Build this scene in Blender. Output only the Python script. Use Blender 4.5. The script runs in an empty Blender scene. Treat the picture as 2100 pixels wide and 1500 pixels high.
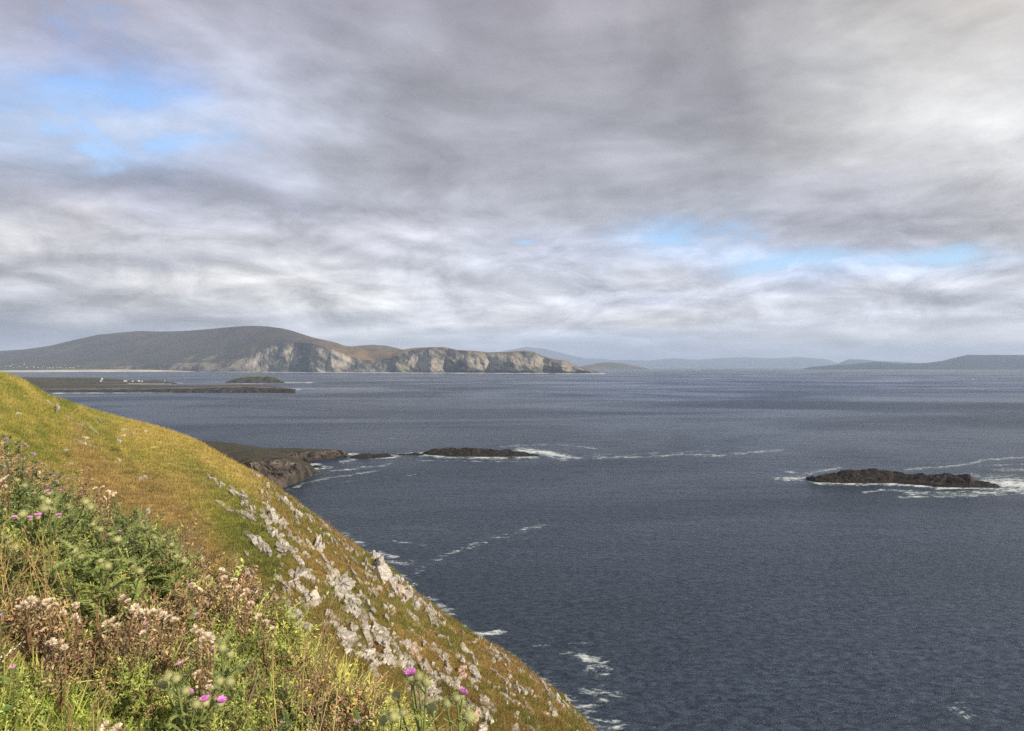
import bpy, bmesh, math, random
import numpy as np
from mathutils import Vector, Matrix

S = bpy.context.scene
COL = S.collection
F = 1400.0          # focal length in photo pixels (24 mm lens on a 36 mm wide sensor, 2100 px)
CX, CY = 1050.0, 751.0
H = 80.0            # eye height above the sea
rng = np.random.default_rng(11)
random.seed(11)

# ---------------------------------------------------------------- camera
cd = bpy.data.cameras.new('camera')
cam = bpy.data.objects.new('camera', cd)
COL.objects.link(cam)
cam.location = (0, 0, H)
cam.rotation_euler = (math.radians(90), 0, 0)
cd.sensor_width = 36.0
cd.lens = 24.0
cd.shift_y = 1.0 / 2100.0
cd.clip_start = 0.05
cd.clip_end = 250000
cd.dof.use_dof = True
cd.dof.focus_distance = 9.0
cd.dof.aperture_fstop = 11.0
S.camera = cam

S.view_settings.view_transform = 'Standard'
S.view_settings.look = 'None'
S.view_settings.exposure = 0.47
S.view_settings.gamma = 1.0
S.cycles.use_denoising = False
S.cycles.sample_clamp_indirect = 4.0
S.cycles.sample_clamp_direct = 2.6
S.cycles.max_bounces = 6
S.cycles.volume_bounces = 1
S.cycles.transparent_max_bounces = 6

# ---------------------------------------------------------------- sun
SUN_AZ = math.radians(130)      # clockwise from the view direction (+Y)
SUN_EL = math.radians(29)
sl = bpy.data.lights.new('sun', 'SUN')
sl.energy = 5.0
sl.angle = math.radians(0.6)
sl.color = (1.0, 0.86, 0.66)
sun = bpy.data.objects.new('sun', sl)
COL.objects.link(sun)
sd = Vector((math.sin(SUN_AZ) * math.cos(SUN_EL), math.cos(SUN_AZ) * math.cos(SUN_EL), math.sin(SUN_EL)))
sun.rotation_euler = (-sd).to_track_quat('-Z', 'Y').to_euler()
sun.location = sd * 400 + Vector((0, 0, H))


def lin(c):
    c = np.asarray(c, float) / 255.0
    return np.where(c <= 0.04045, c / 12.92, ((c + 0.055) / 1.055) ** 2.4)


# ---------------------------------------------------------------- sky: Nishita blue behind a broken cloud deck
class N:
    """small node-tree helper"""
    def __init__(s, tree):
        s.t = tree

    def new(s, kind, **kw):
        n = s.t.nodes.new(kind)
        for k, v in kw.items():
            setattr(n, k, v)
        return n

    def link(s, a, b):
        s.t.links.new(a, b)

    def math(s, op, a, b=None, c=None, clamp=False):
        n = s.new('ShaderNodeMath', operation=op, use_clamp=clamp)
        for i, v in enumerate((a, b, c)):
            if v is None:
                continue
            if isinstance(v, (int, float)):
                n.inputs[i].default_value = v
            else:
                s.link(v, n.inputs[i])
        return n.outputs[0]

    def noise(s, vec, scale, detail=4, rough=0.55, dist=0.0, out=0):
        n = s.new('ShaderNodeTexNoise')
        n.inputs['Scale'].default_value = scale
        n.inputs['Detail'].default_value = detail
        n.inputs['Roughness'].default_value = rough
        n.inputs['Distortion'].default_value = dist
        if vec is not None:
            s.link(vec, n.inputs['Vector'])
        return n.outputs[out]

    def mapping(s, vec, scale=(1, 1, 1), rot=(0, 0, 0), loc=(0, 0, 0)):
        n = s.new('ShaderNodeMapping')
        n.inputs['Scale'].default_value = scale
        n.inputs['Rotation'].default_value = rot
        n.inputs['Location'].default_value = loc
        s.link(vec, n.inputs['Vector'])
        return n.outputs[0]

    def mix(s, fac, a, b, mode='MIX'):
        n = s.new('ShaderNodeMix', data_type='RGBA', blend_type=mode)
        for sock, v in ((n.inputs[0], fac), (n.inputs[6], a), (n.inputs[7], b)):
            if isinstance(v, (int, float)):
                sock.default_value = v
            elif isinstance(v, (tuple, list)):
                sock.default_value = tuple(v) + ((1.0,) if len(v) == 3 else ())
            else:
                s.link(v, sock)
        return n.outputs[2]

    def ramp(s, fac, stops):
        n = s.new('ShaderNodeValToRGB')
        e = n.color_ramp.elements
        while len(e) > 1:
            e.remove(e[-1])
        e[0].position = stops[0][0]
        e[0].color = tuple(stops[0][1])
        for p, c in stops[1:]:
            q = e.new(p)
            q.color = tuple(c)
        if fac is not None:
            s.link(fac, n.inputs[0])
        return n

    def smooth(s, v, a, b, lo=0.0, hi=1.0):
        n = s.new('ShaderNodeMapRange', interpolation_type='SMOOTHSTEP')
        s.link(v, n.inputs[0])
        n.inputs[1].default_value = a
        n.inputs[2].default_value = b
        n.inputs[3].default_value = lo
        n.inputs[4].default_value = hi
        return n.outputs[0]


W = bpy.data.worlds.new('World')
S.world = W
W.use_nodes = True
wt = W.node_tree
wt.nodes.clear()
w = N(wt)
SKY_STRENGTH = 0.1
tc = w.new('ShaderNodeTexCoord')
gen = tc.outputs['Generated']
sky = w.new('ShaderNodeTexSky', sky_type='NISHITA')
sky.sun_disc = False
sky.sun_elevation = SUN_EL
sky.sun_rotation = SUN_AZ
sky.altitude = 80
sky.dust_density = 0.6
sky.ozone_density = 1.5
# warp the direction so the deck's edges are ragged
stretch = w.mapping(gen, scale=(1, 1, 2.6))
wn = w.noise(stretch, 3.2, 6, 0.58, 0.0, out=1)
vs = w.new('ShaderNodeVectorMath', operation='SUBTRACT')
w.link(wn, vs.inputs[0]); vs.inputs[1].default_value = (0.5, 0.5, 0.5)
vm = w.new('ShaderNodeVectorMath', operation='MULTIPLY')
w.link(vs.outputs[0], vm.inputs[0]); vm.inputs[1].default_value = (0.26, 0.26, 0.11)
# less warp low down near the horizon, where the layers are thin and level
sep0 = w.new('ShaderNodeSeparateXYZ'); w.link(gen, sep0.inputs[0])
wf = w.smooth(sep0.outputs[2], 0.0, 0.30, 0.12, 1.0)
vsc = w.new('ShaderNodeVectorMath', operation='SCALE')
w.link(vm.outputs[0], vsc.inputs[0]); w.link(wf, vsc.inputs[3])
va = w.new('ShaderNodeVectorMath', operation='ADD')
w.link(gen, va.inputs[0]); w.link(vsc.outputs[0], va.inputs[1])
sep = w.new('ShaderNodeSeparateXYZ'); w.link(va.outputs[0], sep.inputs[0])
az = w.math('ARCTAN2', sep.outputs[0], sep.outputs[1])
el = w.math('ARCSINE', sep.outputs[2])
ELMAX = math.radians(40)
eln = w.math('DIVIDE', el, ELMAX, clamp=True)

SKYTAB = {}
def _s(rows):
    cols = list(range(0, 2101, 150))
    for py, vals in rows.items():
        xs = sorted(vals)
        arr = np.array([vals[k][:3] for k in xs], float)
        al = np.array([(vals[k][3] if len(vals[k]) > 3 else 1.0) for k in xs], float)
        for c in cols:
            SKYTAB[(c, py)] = ([float(np.interp(c, xs, arr[:, i])) for i in range(3)], float(np.interp(c, xs, al)))
    return cols, sorted(rows)
ROWS = {
    0: {0: (170, 170, 196), 300: (180, 180, 202), 600: (166, 165, 187), 900: (152, 149, 166), 1200: (162, 158, 170), 1500: (152, 148, 156), 1800: (184, 181, 182), 2100: (218, 211, 203)},
    100: {0: (168, 174, 204), 150: (160, 168, 205, .75), 300: (166, 172, 200), 450: (184, 189, 212), 600: (168, 170, 192), 900: (150, 150, 163), 1200: (160, 159, 171), 1500: (157, 155, 165), 1800: (180, 180, 183), 2100: (208, 204, 200)},
    190: {0: (160, 184, 226, .62), 150: (140, 175, 226, .20), 300: (150, 175, 222, .30), 450: (172, 180, 208, .85), 600: (188, 194, 216), 750: (164, 167, 184), 900: (150, 150, 163), 1200: (154, 154, 165), 1500: (157, 156, 166), 1800: (196, 196, 196), 2100: (207, 206, 206)},
    250: {0: (168, 192, 230, .72), 150: (184, 202, 234, .80), 300: (182, 200, 230, .82), 450: (180, 192, 220, .85), 600: (184, 191, 214), 750: (182, 187, 208), 900: (156, 158, 171), 1200: (154, 156, 168), 1500: (166, 164, 173), 1650: (196, 195, 197), 1800: (208, 208, 208), 2100: (224, 224, 224)},
    310: {0: (172, 186, 216, .9), 150: (172, 194, 230, .8), 300: (166, 194, 234, .62), 450: (178, 194, 226, .84), 600: (184, 190, 214), 750: (152, 155, 169), 900: (152, 155, 167), 1200: (160, 162, 175), 1500: (168, 168, 178), 1800: (204, 203, 205), 2100: (204, 203, 205)},
    370: {0: (168, 171, 192), 150: (158, 163, 186), 300: (152, 158, 186), 450: (168, 174, 200), 600: (188, 194, 216), 750: (160, 163, 176), 900: (152, 154, 166), 1200: (161, 164, 176), 1500: (162, 163, 176), 1800: (176, 176, 187), 2100: (190, 189, 193)},
    430: {0: (206, 204, 211), 150: (200, 198, 206), 300: (176, 179, 197), 450: (164, 168, 188), 600: (160, 163, 183), 750: (172, 175, 192), 900: (180, 182, 198), 1200: (166, 169, 182), 1500: (180, 186, 204, .85), 1650: (172, 173, 187), 1800: (164, 165, 178), 2100: (186, 184, 190)},
    490: {0: (207, 205, 206), 150: (192, 191, 195), 300: (208, 208, 214), 600: (192, 192, 205), 900: (190, 190, 204), 1200: (182, 190, 212, .85), 1350: (172, 200, 236, .35), 1500: (172, 184, 210, .8), 1650: (176, 178, 194), 1800: (178, 180, 196), 2100: (190, 188, 191)},
    530: {0: (176, 176, 184), 150: (170, 171, 180), 300: (166, 168, 180), 450: (182, 183, 192), 600: (197, 197, 207), 900: (184, 188, 203), 1200: (178, 184, 205), 1350: (176, 188, 212), 1500: (180, 198, 228, .4), 1650: (166, 188, 222, .55), 1800: (176, 200, 232, .4), 1950: (176, 202, 232, .4), 2100: (178, 184, 200)},
    580: {0: (190, 190, 196), 150: (184, 184, 190), 300: (206, 204, 205), 450: (218, 216, 214), 600: (216, 215, 215), 900: (194, 197, 209), 1200: (192, 196, 212), 1400: (206, 207, 216), 1600: (168, 177, 203, .9), 1800: (192, 195, 210), 2100: (194, 195, 204)},
    620: {0: (158, 158, 165), 150: (166, 166, 172), 300: (186, 185, 187), 450: (196, 196, 198), 600: (206, 205, 206), 750: (212, 211, 210), 900: (196, 198, 207), 1100: (206, 206, 212), 1300: (168, 174, 197), 1500: (190, 192, 204), 1800: (194, 197, 208), 2100: (190, 192, 206)},
    660: {0: (118, 121, 138), 150: (172, 174, 181), 300: (150, 152, 160), 450: (160, 162, 170), 600: (170, 173, 184), 800: (202, 204, 211), 1000: (206, 206, 212), 1200: (201, 201, 207), 1350: (221, 219, 216), 1500: (200, 202, 211), 1800: (196, 199, 211), 2100: (202, 204, 212)},
    690: {0: (112, 119, 140), 150: (128, 134, 152), 300: (150, 155, 168), 600: (200, 202, 209), 800: (206, 207, 210), 1000: (182, 190, 208), 1200: (168, 178, 198), 1400: (180, 188, 206), 1600: (196, 198, 207), 1800: (205, 206, 211), 2100: (216, 215, 215)},
    720: {0: (128, 136, 156), 300: (150, 158, 176), 800: (196, 200, 210), 1000: (168, 180, 203), 1200: (148, 164, 193), 1400: (158, 172, 198), 1600: (170, 180, 200), 1800: (184, 190, 204), 2100: (196, 198, 206)},
    748: {0: (130, 140, 162), 800: (160, 172, 198), 1200: (136, 156, 192), 1600: (160, 174, 198), 2100: (172, 182, 200)},
}
cols, rows = _s(ROWS)
prev = None
for ci, c in enumerate(cols):
    a = math.atan2(c - CX, F)
    stops = []
    for py in sorted(rows, reverse=True):
        e = math.atan((CY - py) / F * math.cos(a))
        rgb, al = SKYTAB[(c, py)]
        L = lin(rgb)
        g_ = float(L @ np.array((.25, .6, .15)))
        L = (L * (1 - .32 * al) + g_ * .32 * al) * (1.06 + .22 * min(max((py - 440) / 160, 0), 1))
        stops.append((min(max(e / ELMAX, 0.0), 1.0), (L[0], L[1], L[2], al * (1.0 + .5 * max(al - .85, 0) / .15))))
    stops.append((0.97, (0.34, 0.34, 0.38, 1.5)))
    r = w.ramp(eln, stops)
    if ci == 0:
        prevc, preva = r.outputs[0], r.outputs[1]
        continue
    a0 = math.atan2(cols[ci - 1] - CX, F)
    f = w.smooth(az, a0, a)
    prevc = w.mix(f, prevc, r.outputs[0])
    mm = w.new('ShaderNodeMix', data_type='FLOAT')
    w.link(f, mm.inputs[0]); w.link(preva, mm.inputs[2]); w.link(r.outputs[1], mm.inputs[3])
    preva = mm.outputs[0]
# cloud texture: billows seen on a flat deck, finer and flatter towards the horizon
zz = w.math('ADD', w.math('ABSOLUTE', sep0.outputs[2]), 0.09)
px_ = w.math('DIVIDE', sep0.outputs[0], zz)
py_ = w.math('DIVIDE', sep0.outputs[1], zz)
cmb = w.new('ShaderNodeCombineXYZ'); w.link(px_, cmb.inputs[0]); w.link(py_, cmb.inputs[1])
n1 = w.noise(cmb.outputs[0], 1.1, 9, 0.56, 0.35)
n2 = w.noise(stretch, 5.0, 8, 0.55, 0.5)
n3 = w.noise(w.mapping(gen, scale=(1, 1, 4.6)), 5.0, 8, 0.52, 0.5)
lowf = w.smooth(sep0.outputs[2], 0.04, 0.30, 1.0, 0.0)
n23 = w.new('ShaderNodeMix', data_type='FLOAT')
w.link(lowf, n23.inputs[0]); w.link(n2, n23.inputs[2]); w.link(n3, n23.inputs[3])
nn = w.math('ADD', w.math('MULTIPLY', n1, 0.5), w.math('MULTIPLY', n23.outputs[0], 0.5))
# light catches the side of each billow that faces the sun
def shifted(v, d):
    q = w.new('ShaderNodeVectorMath', operation='ADD'); w.link(v, q.inputs[0]); q.inputs[1].default_value = d
    return q.outputs[0]
n1b = w.noise(shifted(cmb.outputs[0], (0.16, -0.16, 0)), 1.1, 9, 0.56, 0.35)
st2 = w.mapping(gen, scale=(1, 1, 4.6))
n3b = w.noise(shifted(st2, (0.02, 0, 0.05)), 5.0, 8, 0.52, 0.5)
e1 = w.math('SUBTRACT', n1, n1b)
e3 = w.math('SUBTRACT', n3, n3b)
em = w.new('ShaderNodeMix', data_type='FLOAT')
w.link(lowf, em.inputs[0]); w.link(e1, em.inputs[2]); w.link(e3, em.inputs[3])
m5 = w.mapping(gen, scale=(1, 1, 2.3))
n5 = w.noise(m5, 8.0, 10, 0.60, 0.6)
n5b = w.noise(shifted(m5, (0.012, 0, 0.035)), 8.0, 10, 0.60, 0.6)
bank = w.math('MULTIPLY', w.smooth(sep0.outputs[2], 0.02, 0.07), w.smooth(sep0.outputs[2], 0.10, 0.30, 1.0, 0.12))
puff = w.math('MULTIPLY', w.math('MULTIPLY', w.math('SUBTRACT', n5, n5b), bank), 1.5)
fine = w.math('MULTIPLY', w.math('SUBTRACT', n5, 0.5), 0.17)
shade = w.smooth(nn, 0.34, 0.66, 0.85, 1.22)
shade = w.math('MULTIPLY', shade, w.math('ADD', 1.0, w.math('ADD', puff, fine)))
shade = w.math('MULTIPLY', shade, w.math('ADD', 1.0, w.math('MULTIPLY', em.outputs[0], 1.05)))
cloud = w.mix(1.0, prevc, w.new('ShaderNodeCombineColor').outputs[0], 'MULTIPLY')
mulc = wt.nodes[-1]
cc = wt.nodes[-2]
cn = [n for n in wt.nodes if n.type == 'COMBINE_COLOR'][0]
for i in range(3):
    w.link(shade, cn.inputs[i])
# keep the multiply unclamped and put the Nishita blue in the gaps
cov = w.math('ADD', preva, w.math('MULTIPLY', w.math('SUBTRACT', nn, 0.5), 3.4))
cov = w.math('ADD', cov, w.math('MULTIPLY', w.math('SUBTRACT', n5, 0.5), 2.6))
cov = w.smooth(cov, 0.05, 0.95)
scale = w.new('ShaderNodeVectorMath', operation='SCALE')
w.link(cloud, scale.inputs[0]); scale.inputs[3].default_value = 0.745 / SKY_STRENGTH
skyb = w.mix(1.0, sky.outputs[0], (1.28, 1.40, 1.54), 'MULTIPLY')
final = w.mix(cov, skyb, scale.outputs[0])
bg = w.new('ShaderNodeBackground')
bg.inputs[1].default_value = SKY_STRENGTH
w.link(final, bg.inputs[0])
wo = w.new('ShaderNodeOutputWorld')
w.link(bg.outputs[0], wo.inputs[0])
W.cycles.sampling_method = 'MANUAL'
W.cycles.sample_map_resolution = 512


# ---------------------------------------------------------------- numpy noise
def _h(ix, iy, iz):
    n = (ix * 374761393 + iy * 668265263 + iz * 2147483647) & 0xffffffff
    n = ((n ^ (n >> 13)) * 1274126177) & 0xffffffff
    return (n ^ (n >> 16)) & 0xffffffff


def noise3(x, y, z=0.0, seed=0):
    x = np.asarray(x, float); y = np.asarray(y, float); z = np.asarray(z, float) + np.zeros_like(x)
    ix, iy, iz = np.floor(x).astype(np.int64), np.floor(y).astype(np.int64), np.floor(z).astype(np.int64)
    fx, fy, fz = x - ix, y - iy, z - iz
    ux, uy, uz = (t * t * t * (t * (t * 6 - 15) + 10) for t in (fx, fy, fz))

    def g(a, b, c):
        h = _h(ix + a + seed * 131, iy + b, iz + c + seed * 17)
        v = (h & 1023) / 511.5 - 1
        v2 = ((h >> 10) & 1023) / 511.5 - 1
        v3 = ((h >> 20) & 1023) / 511.5 - 1
        return v * (fx - a) + v2 * (fy - b) + v3 * (fz - c)
    def L(a, b, t): return a + (b - a) * t
    r = L(L(L(g(0, 0, 0), g(1, 0, 0), ux), L(g(0, 1, 0), g(1, 1, 0), ux), uy),
          L(L(g(0, 0, 1), g(1, 0, 1), ux), L(g(0, 1, 1), g(1, 1, 1), ux), uy), uz)
    return r * 1.1


def fbm(x, y, z=0.0, oct=5, gain=0.5, lac=2.03, seed=0, ridge=False):
    r = 0.0; a = 1.0; tot = 0.0; f = 1.0
    for o in range(oct):
        n = noise3(np.asarray(x) * f, np.asarray(y) * f, np.asarray(z) * f, seed + o)
        if ridge:
            n = 1.0 - 2.0 * np.abs(n) * 1.6
        r = r + n * a; tot += a; a *= gain; f *= lac
    return r / tot


def sstep(x, a, b):
    t = np.clip((x - a) / (b - a), 0, 1)
    return t * t * (3 - 2 * t)


# ---------------------------------------------------------------- mesh helpers
def tag(o, label=None, cat=None, group=None, kind=None):
    if label: o['label'] = label
    if cat: o['category'] = cat
    if group: o['group'] = group
    if kind: o['kind'] = kind
    return o


def mesh_np(name, V, faces, mat, col=None, smooth=True, parent=None, extra=None):
    """faces: (n,3) or (n,4) int array, or a list of such arrays."""
    if not isinstance(faces, (list, tuple)):
        faces = [faces]
    faces = [np.asarray(f, dtype=np.int32) for f in faces if len(f)]
    me = bpy.data.meshes.new(name)
    V = np.asarray(V, dtype=np.float32)
    me.vertices.add(len(V))
    me.vertices.foreach_set('co', V.ravel())
    loops = np.concatenate([f.ravel() for f in faces])
    sizes = np.concatenate([np.full(len(f), f.shape[1], np.int32) for f in faces])
    starts = np.concatenate([[0], np.cumsum(sizes)[:-1]]).astype(np.int32)
    me.loops.add(len(loops))
    me.loops.foreach_set('vertex_index', loops)
    me.polygons.add(len(sizes))
    me.polygons.foreach_set('loop_start', starts)
    me.polygons.foreach_set('loop_total', sizes)
    me.polygons.foreach_set('use_smooth', np.full(len(sizes), smooth, bool))
    if col is not None:
        ca = me.color_attributes.new('Col', 'FLOAT_COLOR', 'POINT')
        c4 = np.ones((len(V), 4), np.float32)
        c4[:, :3] = np.clip(col, 0, 1)
        ca.data.foreach_set('color', c4.ravel())
    if extra:
        for k, v in extra.items():
            at = me.attributes.new(k, 'FLOAT', 'POINT')
            at.data.foreach_set('value', np.asarray(v, np.float32))
    me.update(calc_edges=True)
    me.materials.append(mat)
    o = bpy.data.objects.new(name, me)
    COL.objects.link(o)
    if parent is not None:
        o.parent = parent
    return o


def gridfaces(nr, nc):
    i = np.arange(nr - 1)[:, None] * nc + np.arange(nc - 1)[None, :]
    i = i.ravel()
    return np.stack([i, i + 1, i + nc + 1, i + nc], 1)


# ---------------------------------------------------------------- materials
def mat_vc(name, rough=0.9, nscale=1.0, namp=0.25, bump=0.0, bscale=1.0, bdist=0.1, trans=0.0, spec=0.3, obj_tint=0.0, detail=6):
    m = bpy.data.materials.new(name)
    m.use_nodes = True
    t = m.node_tree
    t.nodes.clear()
    n = N(t)
    at = n.new('ShaderNodeVertexColor', layer_name='Col')
    tco = n.new('ShaderNodeTexCoord')
    c = at.outputs[0]
    if namp > 0:
        nz = n.noise(tco.outputs['Object'], nscale, detail, 0.62)
        v = n.smooth(nz, 0.3, 0.7, 1 - namp, 1 + namp)
        hs = n.new('ShaderNodeHueSaturation')
        n.link(v, hs.inputs['Value']); n.link(c, hs.inputs['Color'])
        c = hs.outputs[0]
    if obj_tint > 0:
        oi = n.new('ShaderNodeObjectInfo')
        v = n.smooth(oi.outputs['Random'], 0, 1, 1 - obj_tint, 1 + obj_tint)
        hs = n.new('ShaderNodeHueSaturation')
        n.link(v, hs.inputs['Value']); n.link(c, hs.inputs['Color'])
        c = hs.outputs[0]
    p = n.new('ShaderNodeBsdfPrincipled')
    p.inputs['Roughness'].default_value = rough
    p.inputs['Specular IOR Level'].default_value = spec
    n.link(c, p.inputs['Base Color'])
    if bump > 0:
        bz = n.noise(tco.outputs['Object'], bscale, 8, 0.65)
        b = n.new('ShaderNodeBump')
        b.inputs['Strength'].default_value = bump
        b.inputs['Distance'].default_value = bdist
        n.link(bz, b.inputs['Height'])
        n.link(b.outputs[0], p.inputs['Normal'])
    out = n.new('ShaderNodeOutputMaterial')
    if trans > 0:
        tr = n.new('ShaderNodeBsdfTranslucent')
        n.link(c, tr.inputs[0])
        mx = n.new('ShaderNodeMixShader')
        mx.inputs[0].default_value = trans
        n.link(p.outputs[0], mx.inputs[1]); n.link(tr.outputs[0], mx.inputs[2])
        n.link(mx.outputs[0], out.inputs[0])
    else:
        n.link(p.outputs[0], out.inputs[0])
    return m


def seaxy(px, py):
    y = H * F / (np.asarray(py, float) - CY)
    return (np.asarray(px, float) - CX) / F * y, y


def P3(px, py, y):
    y = np.asarray(y, float)
    return (np.asarray(px, float) - CX) / F * y, y, H - (np.asarray(py, float) - CY) / F * y


# ================================================================ THE SEA
def build_sea():
    azs = np.concatenate([np.linspace(-1.35, -0.72, 60)[:-1], np.linspace(-0.72, 0.72, 1150), np.linspace(0.72, 1.35, 60)[1:]])
    tans = np.tan(azs)
    pyr = np.concatenate([[5200, 3800, 2600], np.linspace(1950, 1000, 560), np.linspace(1000, 768, 400)[1:], np.linspace(768, 753.0, 60)[1:]])
    y = H * F / (pyr - CY)                                  # forward distance in the middle of the view
    PX = np.clip(CX + tans * F, -9000, 12000)
    Y, T = np.meshgrid(y, tans, indexing='ij')
    # true polar rings well outside the frame, rows straight inside it
    X = np.clip(Y * np.clip(T, -4.5, 4.5), -60000, 60000)
    PXm = CX + X / Y * F
    PYm = np.repeat(pyr[:, None], len(tans), 1)
    fade = 1 - sstep(Y, 500, 1400)
    sw = 0.9 * noise3(X * 0.028 + Y * 0.006, Y * 0.060 - X * 0.010, seed=3) + 0.55 * fbm(X * 0.09, Y * 0.17, oct=3, seed=5)
    Z = sw * 0.55 * fade
    foam = np.zeros_like(X)
    lines = [
        ([(1650, 981), (1672, 990), (1700, 992), (1760, 993), (1810, 992), (1880, 996), (1930, 1001), (2000, 1001), (2052, 999)], 6, 1.1),
        ([(1598, 982), (1640, 981), (1662, 984)], 7, .9), ([(1618, 968), (1650, 973), (1680, 966), (1720, 960)], 5, .6),
        ([(2040, 992), (2070, 990), (2125, 1000)], 17, 1.3), ([(2050, 1003), (2140, 1010)], 12, 1.0),
        ([(1775, 1010), (1805, 1006)], 4, .8), ([(1800, 1006), (1850, 1007), (1900, 1009)], 4, .7),
        ([(1850, 1020), (1885, 1020)], 5, 1.0), ([(1870, 1012), (1940, 1012), (2040, 1012)], 9, .75), ([(1900, 1018), (1980, 1019), (2060, 1014)], 4, .8),
        ([(1860, 963), (1930, 958), (1990, 952), (2020, 943), (2110, 938)], 4, .7), ([(2000, 956), (2110, 952)], 3, .55), ([(1960, 975), (2110, 978)], 10, .5), ([(2040, 965), (2110, 962)], 7, .5),
        ([(715, 932), (728, 931)], 4, 1.), ([(760, 938), (800, 938), (812, 935)], 5, 1.), ([(820, 932), (868, 930), (900, 926)], 4, .8),
        ([(866, 934), (900, 937), (960, 939), (1010, 941), (1060, 940)], 5, .9), ([(990, 938), (1060, 940), (1100, 938)], 5, .9),
        ([(1070, 924), (1110, 928), (1160, 938)], 9, 1.2), ([(1150, 938), (1200, 941), (1260, 938), (1340, 937), (1400, 932), (1470, 935), (1520, 930), (1600, 924)], 4, .62),
        ([(1030, 916), (1090, 912), (1150, 912), (1220, 920)], 4, .45), ([(1200, 936), (1330, 930), (1450, 926)], 6, .35),
        ([(640, 968), (605, 984), (580, 988)], 8, .9), ([(560, 978), (600, 984), (640, 974)], 5, .8), ([(590, 1006), (620, 992), (680, 980), (770, 966)], 4, .55), ([(640, 972), (720, 962), (800, 953)], 4, .5),
        ([(625, 955), (650, 952), (662, 958)], 5, .9), ([(640, 962), (676, 959)], 4, .9), ([(700, 948), (725, 944)], 4, .7), ([(690, 952), (810, 945)], 3, .3), ([(850, 944), (1000, 947), (1120, 946)], 3, .4), ([(600, 1010), (700, 990), (860, 972)], 3, .3),
        ([(850, 1160), (870, 1162), (905, 1143), (960, 1122), (1020, 1102), (1110, 1078)], 9, .36), ([(850, 1150), (862, 1176)], 7, .36), ([(1000, 1108), (1120, 1104)], 6, .25),
        ([(765, 1135), (795, 1142)], 10, .9), ([(800, 1150), (830, 1155)], 7, .5), ([(810, 1110), (870, 1118)], 5, .35), ([(870, 1228), (890, 1230)], 5, .7),
        ([(938, 1298), (975, 1300), (1000, 1299), (1026, 1296)], 6, 1.5), ([(925, 1283), (958, 1286)], 6, .9), ([(930, 1260), (950, 1262)], 4, .5),
        ([(1180, 1340), (1210, 1352), (1235, 1368), (1225, 1380)], 15, .62), ([(1160, 1318), (1215, 1320)], 7, .4), ([(1100, 1325), (1125, 1322)], 5, .45),
        ([(1160, 1462), (1205, 1446), (1262, 1428)], 15, .68), ([(1230, 1415), (1230, 1440)], 20, .5), ([(1060, 1375), (1090, 1372)], 6, .5), ([(1160, 1490), (1250, 1494)], 20, .45), ([(1250, 1480), (1350, 1495)], 14, .3),
        ([(860, 1222), (900, 1240), (930, 1262)], 7, .7), ([(1000, 1322), (1060, 1352), (1090, 1370)], 8, .45), ([(1090, 1380), (1150, 1420), (1180, 1450)], 9, .5), ([(1190, 1462), (1230, 1500)], 16, .5), ([(820, 1180), (850, 1200)], 6, .5), ([(700, 1092), (745, 1118)], 5, .6),
        ([(1950, 1460), (1985, 1468)], 20, .42), ([(1960, 1440), (2000, 1430)], 14, .3),
        ([(110, 807), (200, 806), (330, 805), (420, 803), (480, 801), (520, 804), (560, 801), (615, 799)], 2.6, 1.1), ([(600, 797), (790, 797)], 2.2, .5), ([(470, 786), (520, 787), (585, 785), (640, 785)], 2.2, .95), ([(600, 790), (800, 789)], 1.6, .3), ([(280, 787), (372, 786)], 1.8, .9),
        ([(380, 762), (470, 763), (560, 763.6), (640, 764), (760, 764.5), (900, 765.5), (1100, 766), (1240, 766.5)], 1.5, 1.2),
        ([(-50, 764), (80, 763.5), (180, 762), (380, 761)], 1.4, .7), ([(1650, 762), (2100, 766)], 1.2, .25),
        ([(640, 862), (760, 860), (820, 858)], 2.5, .28), ([(860, 895), (960, 892)], 3, .28), ([(640, 918), (700, 908), (860, 896)], 3, .25), ([(1250, 900), (1500, 893)], 3, .2),
    ]
    for pts, wid, st in lines:
        pts = np.array(pts, float)
        lo, hi = pts.min(0) - 4 * wid - 20, pts.max(0) + 4 * wid + 4
        m = (PXm > lo[0]) & (PXm < hi[0]) & (PYm > lo[1]) & (PYm < hi[1])
        if not m.any():
            continue
        qx, qy = PXm[m], PYm[m]
        best = np.full(qx.shape, 1e9)
        for (ax, ay), (bx, by) in zip(pts[:-1], pts[1:]):
            # a streak on the water looks several times longer than it is deep
            dx, dy = (bx - ax) / 3.5, (by - ay)
            L2 = dx * dx + dy * dy + 1e-9
            tt = np.clip((((qx - ax) / 3.5) * dx + (qy - ay) * dy) / L2, 0, 1)
            best = np.minimum(best, np.hypot((qx - ax) / 3.5 - tt * dx, (qy - ay) - tt * dy))
        foam[m] = np.maximum(foam[m], st * np.exp(-(best / (wid * 0.62)) ** 2))
    foam *= np.clip(.75 + 1.3 * fbm(PXm / 26, PYm / 5, oct=4, gain=.6, seed=9), .25, 1.45)
    foam = np.minimum(foam, 1.15)
    painted_sky = np.clip(sstep(Y, 550, 2600) * (1 - sstep(Y, 3800, 7500)) * sstep(PXm, 700, 1500) * (.9 + .7 * fbm(X / 900, Y / 1600, oct=3, seed=8)), 0, 1) * .62  # sky reflection and cloud shade painted as a blue patch on the right
    V = np.stack([X, Y, Z], -1).reshape(-1, 3)
    m = bpy.data.materials.new('sea_water')
    m.use_nodes = True
    t = m.node_tree; t.nodes.clear(); n = N(t)
    g = n.new('ShaderNodeNewGeometry').outputs['Position']
    p = n.new('ShaderNodeBsdfPrincipled')
    p.inputs['IOR'].default_value = 1.333
    w1 = n.noise(n.mapping(g, scale=(0.32, 1.0, 1), rot=(0, 0, math.radians(14))), 0.075, 4, 0.6, 0.3)
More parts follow.
